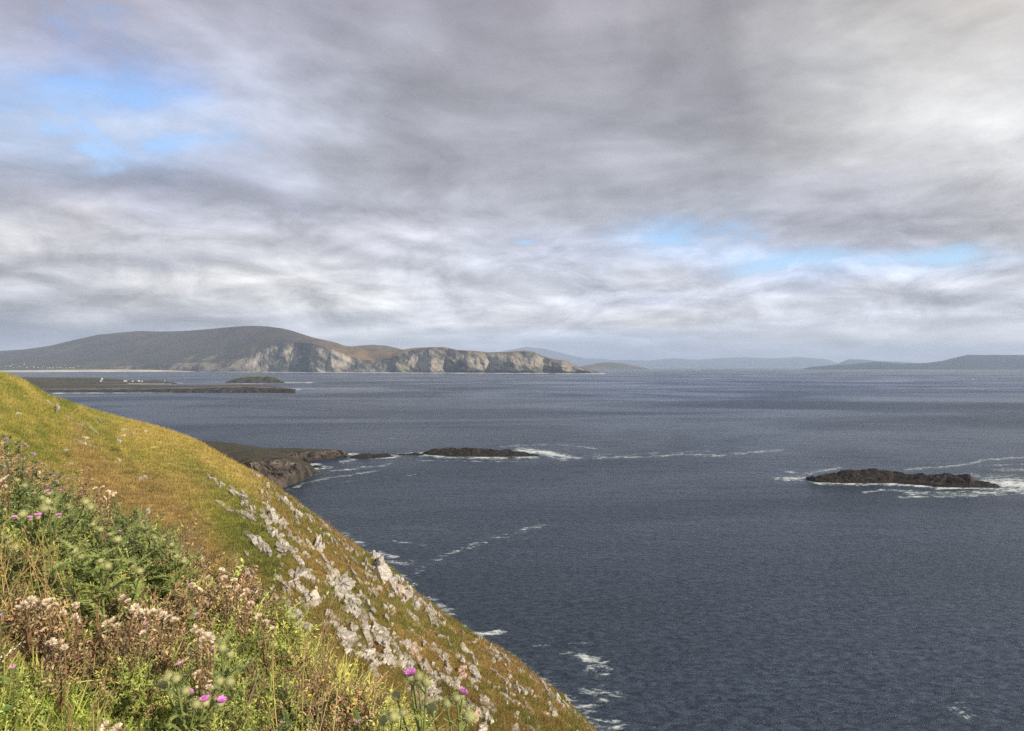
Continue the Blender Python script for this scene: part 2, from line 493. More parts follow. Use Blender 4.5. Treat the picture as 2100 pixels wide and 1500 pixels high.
    w2 = n.noise(n.mapping(g, scale=(0.62, 1.0, 1), rot=(0, 0, math.radians(-6))), 0.55, 8, 0.70, 0.4)
    # wind: rougher and calmer patches of water, hundreds of metres across
    wp = n.noise(n.mapping(g, scale=(0.45, 0.8, 1), rot=(0, 0, math.radians(-9))), 0.0030, 6, 0.62, 0.8)
    amp = n.smooth(wp, 0.34, 0.66, 0.6, 1.4)
    hgt = n.math('ADD', n.math('MULTIPLY', w1, 4.2), n.math('MULTIPLY', n.math('MULTIPLY', w2, amp), 2.1))
    b = n.new('ShaderNodeBump')
    b.inputs['Strength'].default_value = 1.0
    b.inputs['Distance'].default_value = 1.0
    n.link(hgt, b.inputs['Height'])
    n.link(b.outputs[0], p.inputs['Normal'])
    fa = n.new('ShaderNodeAttribute'); fa.attribute_name = 'foam'
    fn = n.noise(n.mapping(g, scale=(0.5, 1.0, 1)), 0.20, 10, 0.80, 1.0)
    fn2 = n.noise(n.mapping(g, scale=(0.7, 1.0, 1)), 0.45, 6, 0.75, 0.8)
    fq = n.math('ADD', n.math('MULTIPLY', n.math('SUBTRACT', fn, 0.5), 4.6), n.math('MULTIPLY', n.math('SUBTRACT', fn2, 0.5), 2.6))
    fv = n.math('MULTIPLY', n.math('ADD', fq, n.math('MULTIPLY', fa.outputs['Fac'], 1.0)), n.smooth(fa.outputs['Fac'], 0.03, 0.25))
    fm = n.smooth(fv, 0.30, 1.30)
    crest = n.mix(n.smooth(w2, 0.38, 0.64), (0.003, 0.009, 0.028), (0.044, 0.068, 0.108))
    fd = n.new('ShaderNodeAttribute'); fd.attribute_name = 'painted_sky'
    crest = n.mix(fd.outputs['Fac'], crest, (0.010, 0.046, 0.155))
    crest = n.mix(n.smooth(wp, .34, .66, 0, .30), crest, (0.003, 0.010, 0.026))
    base = n.mix(n.smooth(fv, 0.3, 0.95), crest, (0.10, 0.20, 0.22))
    n.link(n.smooth(wp, .36, .64, .22, .38), p.inputs['Roughness'])
    p.inputs['Specular Tint'].default_value = (.74, .87, 1, 1)
    n.link(base, p.inputs['Base Color'])
    wh = n.new('ShaderNodeBsdfDiffuse'); wh.inputs[0].default_value = (0.62, 0.66, 0.68, 1)
    mx = n.new('ShaderNodeMixShader')
    n.link(n.math('MULTIPLY', fm, 0.92), mx.inputs[0]); n.link(p.outputs[0], mx.inputs[1]); n.link(wh.outputs[0], mx.inputs[2])
    out = n.new('ShaderNodeOutputMaterial'); n.link(mx.outputs[0], out.inputs[0])
    o = mesh_np('sea', V, gridfaces(*X.shape), m, extra={'foam': foam.ravel(), 'painted_sky': painted_sky.ravel()})
    tag(o, kind='structure')
    return o


build_sea()


# ================================================================ LAND SEEN OVER THE WATER
def loft(name, pxs, stations, mat, colfn, ncol=None, nrow=10, noise=None, kind='structure', smooth=True, ease=False):
    """stations from front to back: each (Y values or None, py values) tabulated over pxs.
    A station is where the land's surface passes at that forward distance and that apparent height."""
    pxs = np.asarray(pxs, float)
    ncol = ncol or int((pxs[-1] - pxs[0]) * 0.9)
    c = np.linspace(pxs[0], pxs[-1], ncol)
    ys, zs = [], []
    for Yv, PYv in stations:
        PYi = np.interp(c, pxs, np.asarray(PYv, float))
        if Yv is None:
            Yi = H * F / (PYi - CY)
        else:
            Yi = np.interp(c, pxs, np.asarray(Yv, float) + 0 * pxs)
        zs.append(H - (PYi - CY) / F * Yi); ys.append(Yi)
    R = [(ys[0], zs[0], 0.0)]
    nr = nrow if isinstance(nrow, (list, tuple)) else [nrow] * (len(stations) - 1)
    for k in range(len(stations) - 1):
        for j in range(1, nr[k] + 1):
            f = j / nr[k]
            fz = math.sin(f * math.pi / 2) if ease and k == 0 else f
            R.append((ys[k] * (1 - f) + ys[k + 1] * f, zs[k] * (1 - fz) + zs[k + 1] * fz, k + f))
    # underside skirts in front and behind
    R.insert(0, (ys[0] * 0.999 - 1, zs[0] * 0 - 8.0, -1.0))
    yb = ys[-1]
    R.append((yb + (yb - ys[0]) * 0.5 + 10, zs[-1] * 0 - 8.0, len(stations)))
    Y = np.array([r[0] for r in R]); Z = np.array([r[1] for r in R])
    T = np.array([r[2] for r in R])[:, None] + 0 * Y
    PX = np.repeat(c[None, :], len(R), 0)
    X = (PX - CX) / F * Y
    if noise is not None:
        X, Y, Z = noise(X, Y, Z, T, PX)
    V = np.stack([X, Y, Z], -1)
    du = np.gradient(V, axis=1); dv = np.gradient(V, axis=0)
    nrm = np.cross(du, dv); nrm /= np.linalg.norm(nrm, axis=-1, keepdims=True) + 1e-9
    colr = colfn(X, Y, Z, T, PX, np.abs(nrm[..., 2]))
    o = mesh_np(name, V.reshape(-1, 3), gridfaces(*X.shape), mat, col=colr.reshape(-1, 3), smooth=smooth)
    tag(o, kind=kind)
    return o


def mixc(f, a, b):
    return np.asarray(a) * (1 - f[..., None]) + np.asarray(b) * f[..., None]


M_far = mat_vc('hill_ground', 0.95, 0.006, 0.22, bump=0.5, bscale=0.02, bdist=12)
M_land = mat_vc('coast_ground', 0.95, 0.08, 0.3, bump=0.6, bscale=0.12, bdist=2.0)
M_skerry = mat_vc('sea_rock', 0.8, 0.5, 0.35, bump=0.9, bscale=0.9, bdist=0.8, spec=0.4)

# ---- the mountain and its sea cliffs, nine kilometres off
mp = [-700, -300, 0, 50, 100, 150, 200, 250, 290, 330, 380, 420, 460, 500, 520, 550, 580, 600, 640, 680, 710, 740, 770, 800, 830, 860, 885, 910, 940, 975, 1000, 1040, 1075, 1095, 1110, 1135, 1160, 1180, 1200, 1235]
ridge = [748, 735, 720, 717, 710, 698, 687, 682, 679, 680.5, 679, 676, 672, 669, 668.5, 670, 674, 679, 692, 701, 710, 713, 716, 720, 718, 714, 712, 712, 718, 720, 723, 722, 719, 722, 730, 737, 740, 750, 757, 763]
cliff = [759, 758, 757, 756.5, 756, 756, 755, 752, 748, 746, 745, 743, 747, 735, 727, 710, 701, 702, 705, 715, 728, 738, 740, 735, 722, 716, 713, 713, 719, 721.5, 724, 724, 721, 724, 732, 738, 742, 751, 758, 763.2]
foot = [761, 761, 761, 760.5, 760, 759.6, 759.3, 759, 759, 759.5, 760.5, 762, 762, 762.3, 762.5, 762.6, 762.8, 763, 763, 763.3, 763.5, 763.6, 763.8, 764, 764.2, 764.3, 764.5, 764.6, 764.8, 765, 765, 765, 765, 765, 765, 765, 765, 765, 765, 765]
YF = 8300.0


def headland():
    mpn = np.array(mp, float)
    hf = H * F / (np.array(foot) - CY)
    base = np.interp(mpn, [-700, 300, 500, 700, 1235], [10400, 9900, 9300, 8700, 8000])
    ymid = base + np.interp(mpn, [-700, 300, 500, 700, 900, 1235], [300, 300, 420, 380, 260, 100])
    yr = base + np.interp(mpn, [-700, 300, 500, 700, 850, 1000, 1235], [3300, 3300, 2300, 1500, 700, 420, 160])
    yrm = (ymid + yr) * 0.5
    cl = np.array(cliff, float); rd = np.array(ridge, float)
    midpy = cl * 0.45 + rd * 0.55
    rd2 = rd + 2.0

    def nz(X, Y, Z, T, PX):
        cliffy = sstep(PX, 225, 260) * (1 - sstep(PX, 1225, 1240))
        face = np.clip(1 - np.abs(T - 0.5) * 1.9, 0, 1)
        g = fbm(X / 260, Z / 900, 0.3, oct=5, gain=.58, seed=21, ridge=True)
        g2 = fbm((X + Z * 1.1) / 130, (Z - 0.3 * X) / 200, oct=4, gain=.6, seed=25)
        big = noise3(X / 520, 0 * X + .5, seed=31)
        Yn = Y - face * cliffy * (g * 130 + g2 * 80 + big * 120)
        slope = sstep(T, 1.0, 1.5) * (1 - sstep(T, 2.9, 3.0))
        gl = fbm(X / 900, Y / 1200, oct=5, seed=41)
        Zn = Z + slope * gl * 38 + cliffy * face * g2 * 14
        Zn = np.where(T >= 3, Z, Zn)
        # buttresses and coves of the cliff line: turned to the sun where the coast falls back, in shade where it comes forward
        cx_ = [380, 430, 560, 602, 640, 668, 682, 722, 768, 815, 838, 885, 915, 960, 1000, 1052, 1095, 1116, 1150, 1240]
        cd_ = [0, 0, 90, 210, -170, 30, -60, 130, 190, -120, 40, -150, 80, -210, -20, -330, -60, 30, -160, 0]
        wob = 14 * fbm(PX / 30, Z / 120, oct=3, seed=35)
        bt = 1.3 * np.interp(PX + wob, cx_, cd_) * np.clip(1.6 - T * .8, 0, 1) * (T >= 0) * sstep(T, -.2, .15)
        low = sstep(Z, 0, 60)
        Zn = np.where(T > 2.9, Zn, Z + (Zn - Z) * np.clip(low + 0.2, 0, 1))
        Yo = Yn
        Yn = Yn + bt
        X = X * Yn / Yo
        Zn = H + (Zn - H) * Yn / Yo
        return X, Yn, Zn

    def cf(X, Y, Z, T, PX, up):
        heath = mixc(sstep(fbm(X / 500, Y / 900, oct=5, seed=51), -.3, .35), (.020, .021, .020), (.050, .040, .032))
        sunny = sstep(PX, 560, 760)  # sunlight painted into the heath on the right, cloud shade on the left
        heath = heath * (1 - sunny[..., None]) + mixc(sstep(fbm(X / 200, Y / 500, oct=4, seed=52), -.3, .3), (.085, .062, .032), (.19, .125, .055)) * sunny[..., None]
        green = sstep(fbm(X / 260, Z / 160, oct=3, seed=56), .0, .35) * (1 - sstep(np.abs(PX - 460), 60, 120)) * (1 - sstep(T, 1.2, 1.6)) * sstep(T, 1.0, 1.1)
        heath = mixc(green, heath, (.14, .18, .05))
        strat = fbm((X * .75 + Z * 1.2) / 85, (Z - .7 * X) / 420, oct=5, gain=.62, seed=53)
        fine_ = fbm((X + .6 * Z) / 38, (Z - .5 * X) / 110, oct=4, gain=.65, seed=54)
        pat = fbm(X / 420, Z / 300, oct=3, seed=55) * .8 + 0.5 * strat + .5 * fine_
        pale = sstep(pat, -.12, .28)
        rock = mixc(pale, (.014, .018, .024), (.27, .245, .21))
        rock = mixc(sstep(strat, .08, .3) * .5, rock, (.05, .06, .06))
        vf = sstep(fbm(X / 120, Z / 90, oct=4, seed=58), .10, .35) * .7
        rock = mixc(vf, rock, (.10, .12, .05))
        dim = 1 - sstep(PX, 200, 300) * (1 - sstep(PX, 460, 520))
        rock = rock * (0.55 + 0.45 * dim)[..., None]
        edge = sstep(T + 0.12 * strat, 0.93, 1.06)
        iscl = sstep(PX, 215, 255)
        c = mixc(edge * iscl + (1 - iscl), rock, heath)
        # fields behind the beach
        fld = (1 - iscl) * (1 - sstep(T, 1.0, 1.5))
        c = mixc(fld * .8, c, mixc(sstep(noise3(X / 150, Y / 300, seed=59), -.2, .2), (.022, .030, .020), (.055, .058, .032)))
        return c
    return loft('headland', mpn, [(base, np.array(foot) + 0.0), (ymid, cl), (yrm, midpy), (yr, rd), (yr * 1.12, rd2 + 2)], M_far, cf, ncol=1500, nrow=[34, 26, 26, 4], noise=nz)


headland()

# ---- a brown shoulder of hill behind the cliffs, between the two summits
px = np.array([690, 715, 740, 765, 790, 815, 840, 865], float)
loft('hill', px, [(11500, [760] * 8), (11800, [725, 712, 709, 707.5, 709, 714, 722, 735]), (12500, [728, 716, 713, 711, 713, 718, 726, 739])], M_far,
     lambda X, Y, Z, T, PX, up: mixc(sstep(fbm(X / 300, Z / 90, oct=4, seed=61), -.3, .3), (.045, .05, .05), (.10, .085, .06)), nrow=8,
     noise=lambda X, Y, Z, T, PX: (X, Y, Z))

# ---- sand beach below the mountain
px = np.array([-700, -200, 0, 150, 250, 330, 385, 400], float)
M_sand = mat_vc('beach_sand', 0.9, 0.02, 0.12)
loft('beach', px, [([9300, 9300, 9300, 9500, 9600, 9600, 9300, 9200], [763.5, 763.3, 763, 761.6, 761.2, 761, 762.3, 763]), (10000, [760.2, 760.2, 760, 758.6, 757.9, 758, 760.2, 762]), (10200, [760.6, 760.6, 760.4, 759.6, 759.2, 759.3, 760.8, 763])], M_sand,
     lambda X, Y, Z, T, PX, up: mixc(sstep(fbm(X / 400, Y / 60, oct=3, seed=63), -.3, .3), (.36, .33, .27), (.50, .46, .38)), nrow=4,
     noise=lambda X, Y, Z, T, PX: (X, Y, Z))


# ---- far hazy hills across the bay, blue of the haze painted into their albedo
def far_hill(px, top, Y, seed, c0, c1, foot_py=None, depth=2500.0, amp=1.0):
    px = np.array(px, float); top = np.array(top, float)
    f = np.full(len(px), H / Y * F + CY) + 0.3
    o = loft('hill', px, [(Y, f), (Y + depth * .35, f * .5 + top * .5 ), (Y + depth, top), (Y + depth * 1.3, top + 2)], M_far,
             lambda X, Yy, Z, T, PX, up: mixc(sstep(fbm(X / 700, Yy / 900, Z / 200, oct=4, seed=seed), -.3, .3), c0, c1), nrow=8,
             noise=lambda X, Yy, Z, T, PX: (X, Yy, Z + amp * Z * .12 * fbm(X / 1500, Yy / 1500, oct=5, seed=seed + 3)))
    return o


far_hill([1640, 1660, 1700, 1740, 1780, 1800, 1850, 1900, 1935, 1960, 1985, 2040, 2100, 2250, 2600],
         [759, 753, 749.5, 748, 744, 742.5, 746, 744.5, 740, 734, 727.5, 728, 729, 726, 745], 15500, 71, (.008, .020, .044), (.014, .028, .050), depth=2600)  # dark blue albedo stands in for haze and cloud shade
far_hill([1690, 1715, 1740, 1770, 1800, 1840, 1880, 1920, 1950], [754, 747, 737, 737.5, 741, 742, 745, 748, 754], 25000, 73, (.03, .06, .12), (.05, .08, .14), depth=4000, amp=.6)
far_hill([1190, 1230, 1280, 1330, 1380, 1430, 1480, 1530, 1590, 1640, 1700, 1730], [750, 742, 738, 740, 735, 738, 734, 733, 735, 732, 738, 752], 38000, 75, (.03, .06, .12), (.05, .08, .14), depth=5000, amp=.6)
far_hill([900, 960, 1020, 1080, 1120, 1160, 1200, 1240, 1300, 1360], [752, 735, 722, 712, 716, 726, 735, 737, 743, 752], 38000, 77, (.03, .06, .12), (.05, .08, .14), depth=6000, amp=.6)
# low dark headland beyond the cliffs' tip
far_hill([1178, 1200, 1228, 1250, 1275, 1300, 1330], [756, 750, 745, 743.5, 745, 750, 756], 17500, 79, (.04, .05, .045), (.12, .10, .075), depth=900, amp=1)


# ---- low land in the middle distance
def cf_low(X, Y, Z, T, PX, up):
    f = fbm(X / 60, Y / 60, oct=5, seed=81)
    turf = mixc(sstep(f, -.3, .3), (.032, .033, .018), (.066, .060, .030))
    rock = mixc(sstep(fbm(X / 14, Y / 30, Z / 5, oct=5, seed=83), -.15, .25), (.013, .013, .015), (.048, .045, .045))
    e = sstep(T + .45 * fbm(X / 40, Y / 90, oct=4, seed=85), .85, 1.35)
    c = mixc(e, rock, turf)
    band = sstep(T + .3 * f, .55, .8) * (1 - sstep(T + .3 * f, .95, 1.1))
    return mixc(band * .55, c, (.17, .16, .155))


def nz_low(amp, sc=30.0, ysc=1.0):
    def f(X, Y, Z, T, PX):
        n = fbm(X / sc, Y / sc, oct=6, gain=.58, seed=87)
        r = fbm(X / (sc * .5), Y / (sc * .9), oct=5, gain=.6, seed=88, ridge=True)
        k = np.clip(1 - np.abs(T - .7) * .8, 0.15, 1) * (T >= 0)
        return X, Y + ysc * amp * 1.6 * n * k, Z + amp * (n * .6 + r * .5) * k * np.clip(Z * .4 + .3, 0, 1)
    return f


px = np.array([-500, 0, 60, 120, 200, 300, 400, 470, 520, 560, 590, 606], float)
loft('land', px, [([2050] * 12, [806.5, 806.5, 806.5, 806.5, 806, 805, 803, 802, 802.5, 801, 799.5, 799.3]),
                  ([2150] * 11 + [2060], [799, 799, 799, 798, 797, 797, 795, 793, 793, 795, 797.6, 799.4]),
                  ([2650] * 10 + [2200, 2070], [776, 778, 780, 784, 789, 790.5, 791, 790, 789.5, 792, 797, 799.4]),
                  ([2850] * 10 + [2300, 2100], [776, 777, 779, 783, 788.5, 790, 791, 790.5, 790, 793, 797.5, 799.6])], M_land, cf_low, ncol=1300, nrow=[14, 26, 6], noise=nz_low(6, 45))
px = np.array([-500, 0, 60, 120, 160, 200, 240, 270, 300, 320, 345, 365], float)
loft('land', px, [([3050] * 12, [788] * 8 + [787.8, 787.6, 787.3, 787]),
                  ([3100] * 12, [785, 785, 785, 785, 785.5, 785, 785, 786, 785.5, 785, 785.5, 786.9]),
                  ([3300] * 12, [771, 773, 774, 774.5, 775, 775.5, 778, 782, 782, 780.5, 782.5, 786.4]),
                  ([3500] * 12, [771, 773, 774, 774.5, 775, 775.5, 778, 782, 782, 780.5, 782.8, 786.6])], M_land, cf_low, ncol=900, nrow=[6, 22, 6], noise=nz_low(3, 60))

# ---- the humped dark island
def cf_isle(X, Y, Z, T, PX, up):
    rock = mixc(sstep(fbm(X / 25, Z / 25, Y / 40, oct=5, seed=91), -.2, .3), (.016, .019, .024), (.05, .05, .048))
    g = sstep(T + .15 * fbm(X / 20, Y / 20, oct=3, seed=92), .95, 1.15)
    return mixc(g, rock, mixc(sstep(fbm(X / 30, Y / 30, oct=3, seed=93), -.2, .2), (.07, .095, .03), (.14, .18, .05)))
px = np.array([462, 475, 495, 520, 550, 565, 575, 583], float)
loft('island', px, [([3180] * 8, [784.5, 785, 786, 786.6, 786.5, 786, 785.5, 785.2]), ([3230] * 8, [784.3, 780, 775.5, 773.5, 773, 776, 780.5, 784.9]),
                    ([3330] * 8, [784, 778, 773.5, 770.3, 771.3, 774, 779, 784.6]), ([3450] * 8, [784, 778.5, 774, 771, 772, 775, 779.5, 784.6])], M_land, cf_isle, ncol=260, nrow=[14, 8, 4], noise=nz_low(5, 30, 1.5))


# ---- the dark promontory just past the slope
def cf_prom(X, Y, Z, T, PX, up):
    f = fbm(X / 7, Y / 7, Z / 4, oct=6, gain=.6, seed=101)
    rock = mixc(sstep(f, -.2, .25), (.011, .010, .0095), (.082, .066, .055))
    pale = sstep(fbm(X / 5, Y / 9, Z / 2, oct=5, gain=.62, seed=102), .0, .3) * sstep(T, .55, .85)
    rock = mixc(pale * .8, rock, (.22, .19, .17))
    wet = 1 - sstep(Z + 1.5 * f, .6, 2.6)
    rock = mixc(wet * .8, rock, (.018, .016, .015))
    turf = mixc(sstep(fbm(X / 12, Y / 12, oct=5, seed=103), -.25, .25), (.022, .022, .010), (.052, .044, .018))
    e = sstep(T + .40 * fbm(X / 9, Y / 14, oct=5, gain=.6, seed=104), .98, 1.14)
    return mixc(e, rock, turf)


def nz_rock(amp, sc, seed, dip=0.8):
    def f(X, Y, Z, T, PX):
        k = np.clip(1 - np.abs(T - .6) * .75, 0.0, 1) * (T >= 0)
        s = fbm((X * .8 + Z * dip) / sc, (Y * .5) / sc, (Z - dip * X * .5) / (sc * 2), oct=7, gain=.66, seed=seed, ridge=True)
        n = fbm(X / (sc * 1.6), Y / (sc * 1.6), Z / sc, oct=5, gain=.55, seed=seed + 7)
        return X, Y - amp * (1.3 * s + 1.2 * n) * k, Z + amp * (.45 * s + .45 * n) * k * np.clip(Z * .5 + .25, 0, 1)
    return f


def nz_prom(amp, sc, seed):
    def f(X, Y, Z, T, PX):
        k = np.clip(T * 2.5, 0.1, 1) * np.clip(1.75 - T, 0, 1) * (T >= 0)
        w_ = 6 * fbm(X / 16, Y / 16, oct=3, seed=seed)
        s1 = (X * .6 - Y * .2 + Z * 1.1 + w_) / 8.0
        s2 = (X * .9 + Z * .9 + 1.4 * w_) / 2.8
        sw1 = s1 - np.floor(s1); sw2 = s2 - np.floor(s2)
        r = fbm(X / sc, Y / sc, Z / sc, oct=6, gain=.62, seed=seed + 3, ridge=True)
        n = fbm(X / (sc * 1.7), Y / (sc * 1.7), Z / sc, oct=6, gain=.6, seed=seed + 9)
        return X, Y - amp * (1.2 * sw1 + .45 * sw2 + 2.2 * n + .9 * r) * k, Z + amp * (.2 * sw1 + .35 * n + .2 * r) * k * np.clip(Z * .4, 0, 1)
    return f


px = np.array([330, 400, 440, 480, 520, 552, 586, 610, 634, 648, 654], float)
loft('land', px, [([430, 430, 430, 425, 425, 440, 452, 468, 490, 506, 512], [1020, 1015, 1012, 1008, 1003, 995, 985, 975, 971, 971, 968]),
                  ([450, 450, 450, 445, 445, 456, 468, 484, 500, 510, 513], [975, 965, 962, 958, 950, 945, 943, 948, 956, 965, 968]),
                  ([520, 520, 520, 520, 525, 530, 540, 548, 552, 545, 516], [935, 925, 922, 920, 922, 926, 932, 940, 950, 962, 968]),
                  ([640, 640, 640, 640, 640, 630, 600, 590, 575, 560, 530], [903, 903, 905, 909, 916, 922, 931, 939, 950, 962, 968])], M_skerry, cf_prom, ncol=620, nrow=[70, 60, 20], noise=nz_prom(4.6, 13, 111))
px = np.array([470, 540, 580, 610, 640, 660, 690, 706, 712, 718], float)
loft('land', px, [([560, 560, 560, 565, 572, 580, 594, 600, 604, 606], [952, 952, 952, 952, 950, 947, 940, 939, 938, 936]),
                  ([578, 578, 578, 580, 586, 594, 603, 606, 608, 608], [935, 932, 930, 928, 927, 926, 925, 925.5, 930, 935.5]),
                  ([630, 630, 630, 630, 632, 634, 630, 622, 616, 612], [920, 921, 919.5, 920, 921, 921.5, 923, 924.5, 930, 935.5]),
                  ([670, 670, 670, 670, 670, 665, 655, 640, 630, 615], [918, 920, 919, 919.5, 921, 922, 924, 925.5, 931, 935.5])], M_skerry, cf_prom, ncol=520, nrow=[50, 40, 10], noise=nz_prom(3.2, 11, 113))


# ---- skerries
def cf_sk(X, Y, Z, T, PX, up):
    f = fbm((X * .8 + Z) / 4, Y / 6, (Z - .6 * X) / 5, oct=6, gain=.6, seed=121)
    rock = mixc(sstep(f, -.2, .3), (.005, .0045, .0045), (.034, .027, .022))
    rock = mixc(sstep(fbm(X / 9, Y / 9, oct=4, seed=122), .1, .4) * .6 * sstep(Z, 3, 6), rock, (.10, .088, .076))
    wet = 1 - sstep(Z + 1.0 * f, .4, 1.8)
    return mixc(wet * .85, rock, (.006, .006, .006))


def nz_sk(amp, sc, seed):
    def f(X, Y, Z, T, PX):
        k = np.clip(T * 3, 0, 1) * np.clip(3 - T, 0, 1) * (T >= 0)
        w_ = 5 * fbm(X / 13, Y / 13, oct=3, seed=seed)
        s1 = (X * .55 - Y * .25 + Z * 1.1 + w_) / 9.0
        s2 = (X * .9 + Y * .5 + 1.4 * w_) / 2.6
        sw1 = s1 - np.floor(s1); sw2 = s2 - np.floor(s2)
        r = fbm(X / sc, Y / (sc * .8), oct=6, gain=.6, seed=seed + 3, ridge=True)
        n = fbm(X / (sc * 1.7), Y / (sc * 1.7), oct=6, gain=.62, seed=seed + 9)
        hk = np.clip(Z * .45 + .15, 0, 1.3)
        dz = amp * (.55 * sw1 + .16 * sw2 + .30 * r + 1.0 * n - .62) * k * hk
        return X, Y - amp * (.9 * sw1 + .9 * n + .5 * r) * k, Z + dz
    return f


def skerry(px, front, top, seed, amp=1.6, sc=7, depth=24, name='sea_rock'):
    px = np.array(px, float); fr = np.array(front, float); tp = np.array(top, float)
    y0 = H * F / (fr - CY)
    thick = np.interp(px, [px[0], px[0] * .8 + px[-1] * .2, px[0] * .2 + px[-1] * .8, px[-1]], [.12, 1, 1, .12]) * depth
    o = loft(name, px, [(y0, fr), (y0 + thick * .28, fr * .55 + tp * .45), (y0 + thick * .62, tp), (y0 + thick, tp * .55 + fr * .45)], M_skerry, cf_sk,
             ncol=int((px[-1] - px[0]) * 2.8) + 30, nrow=[34, 34, 12], noise=nz_sk(amp, sc, seed), kind='structure')
    return o


def skerry_noise_patch():
    pass


skerry([1652, 1662, 1680, 1710, 1722, 1760, 1800, 1830, 1855, 1880, 1920, 1960, 1985, 1995, 2020, 2040, 2056],
       [983, 988, 990, 991, 991.5, 992, 992, 991, 993, 995.5, 998, 1000, 1001, 1001, 1001, 1000, 999.5],
       [977, 974.5, 971.5, 968, 963, 962, 961.5, 964.5, 969, 970, 970.5, 971.5, 973, 985, 989.5, 994.5, 998.5], 131, amp=2.5, sc=12, depth=30, name='island')
skerry([866, 880, 900, 915, 950, 980, 1010, 1040, 1070, 1090, 1108], [931, 933.5, 935, 936, 937, 937.5, 937.5, 937.2, 936.6, 935.6, 935], [929, 923, 919.5, 917.8, 918.5, 919, 921, 922.5, 925, 930, 934], 133, amp=1.8, sc=8, depth=36, name='island')
skerry([719, 730, 750, 770, 790, 800, 807], [939, 941, 941.5, 940, 938.5, 937.5, 937], [937, 932, 930, 930, 929, 932, 936.3], 135, amp=1.3, sc=6, depth=22, name='skerry')
skerry([812, 820, 832, 840, 850, 862, 870], [933.5, 934, 934, 934, 934, 934, 933.5], [932.6, 930.5, 931.2, 930, 927.8, 930, 932.8], 137, amp=.7, sc=4, depth=12, name='skerry')
skerry([641, 646, 652, 658, 664], [958.6, 959.5, 959.8, 959.6, 959], [957, 953.6, 954.2, 956, 958.4], 139, amp=.5, sc=3, depth=7, name='skerry')
skerry([1040, 1048, 1056, 1064], [940.5, 941, 941, 940.6], [939.8, 937.6, 938.2, 940.2], 141, amp=.3, sc=3, depth=7, name='skerry')
skerry([708, 714, 720], [935.3, 935.6, 935.2], [934.6, 932.8, 934.7], 143, amp=.3, sc=3, depth=7, name='skerry')


# ================================================================ THE HILLSIDE IN FRONT
PXA = np.arange(-6000, 9001, 2.0)


def tab(pts, sm=30):
    v = np.interp(PXA, [p[0] for p in pts], [p[1] for p in pts])
    k = np.exp(-np.linspace(-2, 2, sm * 2 + 1) ** 2); k /= k.sum()
    vp = np.pad(v, sm, mode='edge')
    return np.convolve(vp, k, mode='valid')


T_sil = tab([(-6000, 700), (-900, 715), (-400, 738), (-150, 757), (0, 766), (20, 769), (45, 780), (100, 812), (200, 846), (300, 872), (350, 885), (400, 905), (450, 935), (540, 982), (600, 1026), (700, 1102), (800, 1167), (850, 1218), (950, 1291), (1050, 1352), (1150, 1432), (1215, 1502), (1300, 1570), (1500, 1720), (2200, 2200), (4000, 3400), (9000, 6500)], 8)
T_ys = tab([(-6000, 160), (-600, 135), (0, 105), (200, 95), (400, 80), (600, 62), (800, 50), (1000, 43), (1215, 38), (1600, 32), (3000, 24), (9000, 14)])
T_pm = tab([(-6000, 1700), (-1500, 1150), (0, 1000), (240, 1140), (450, 1280), (650, 1400), (760, 1480), (850, 1570), (1000, 1650), (1215, 1740), (1400, 1880), (2200, 2500), (4000, 3900), (9000, 7500)])
T_ymf = tab([(-6000, .4), (0, .38), (600, .42), (1215, .5), (9000, .5)])
T_ye = tab([(-6000, 9), (-700, 9), (-200, 8.6), (0, 7.3), (120, 6.3), (240, 5.2), (450, 3.9), (650, 3.2), (760, 2.75), (850, 2.45), (1050, 2.1), (1500, 1.8), (3000, 1.3), (9000, .8)])


def tb(t, px):
    return np.interp(px, PXA, t)


def bankz(x, y):
    return -1.40 - 0.2 * np.clip(x, -12, 4) - 0.107 * y


FP = 1.35


def base_z(x, y):
    """ground height relative to the eye"""
    px = CX + x / y * F
    ye, ys, pm, sl_ = tb(T_ye, px), tb(T_ys, px), tb(T_pm, px), tb(T_sil, px)
    ym = ys * tb(T_ymf, px)
    xe = (px - CX) / F * ye
    zb = bankz(x, y)
    ze = bankz(xe, ye)
    zm0 = -(pm - CY) / F * ym
    f = np.clip((y - ye) / (ym - ye), 0, 1)
    zt = ze * (1 - f) + zm0 * f
    t = np.clip((1 / ym - 1 / np.maximum(y, ym)) / (1 / ym - 1 / ys), 0, 1)
    g = 1 - (1 - t) ** FP
    py = pm + (sl_ - pm) * g
    zm = -(py - CY) / F * np.clip(y, ym, ys)
    zs = -(sl_ - CY) / F * ys
    ysea = np.minimum(H * F / np.maximum(sl_ - CY, 5) * .8, 420)
    ysea = np.maximum(ysea, ys + 30)
    k = np.clip((y - ys) / (ysea - ys), 0, 1.25)
    zd = zs + (-H - zs) * k
    z = np.where(y < ye, zb, np.where(y < ym, zt, np.where(y < ys, zm, zd)))
    return z, px, t


def disp(x, y):
    far = sstep(y, 9, 26)
    d = far * (.22 * fbm(x / 4.0, y / 4.0, oct=5, gain=.55, seed=201) + .10 * fbm(x / 1.1, y / 1.1, oct=3, seed=203))
    d = d + far * sstep(y, 24, 34) * (.17 * fbm((x * .35 + y * .2) / 2.6, (y * .9 - x * .3) / .9, oct=3, seed=207) + .20 * np.maximum(fbm(x / .8, y / 1.0, oct=3, gain=.6, seed=208), -.12))
    near = (1 - far)
    d = d + near * (.05 * fbm(x / .8, y / .8, oct=4, seed=205))
    out = sstep(y, 40, 110) * .18 * fbm(x / 3, y / 3, oct=3, seed=206) + sstep(y, 22, 34) * (1 - sstep(y, 60, 80)) * .30 * fbm(x / 1.7, y / 1.7, oct=4, gain=.6, seed=209)
    return d + out


def ground(x, y):
    z, px, t = base_z(x, y)
    return z + disp(x, y) + H


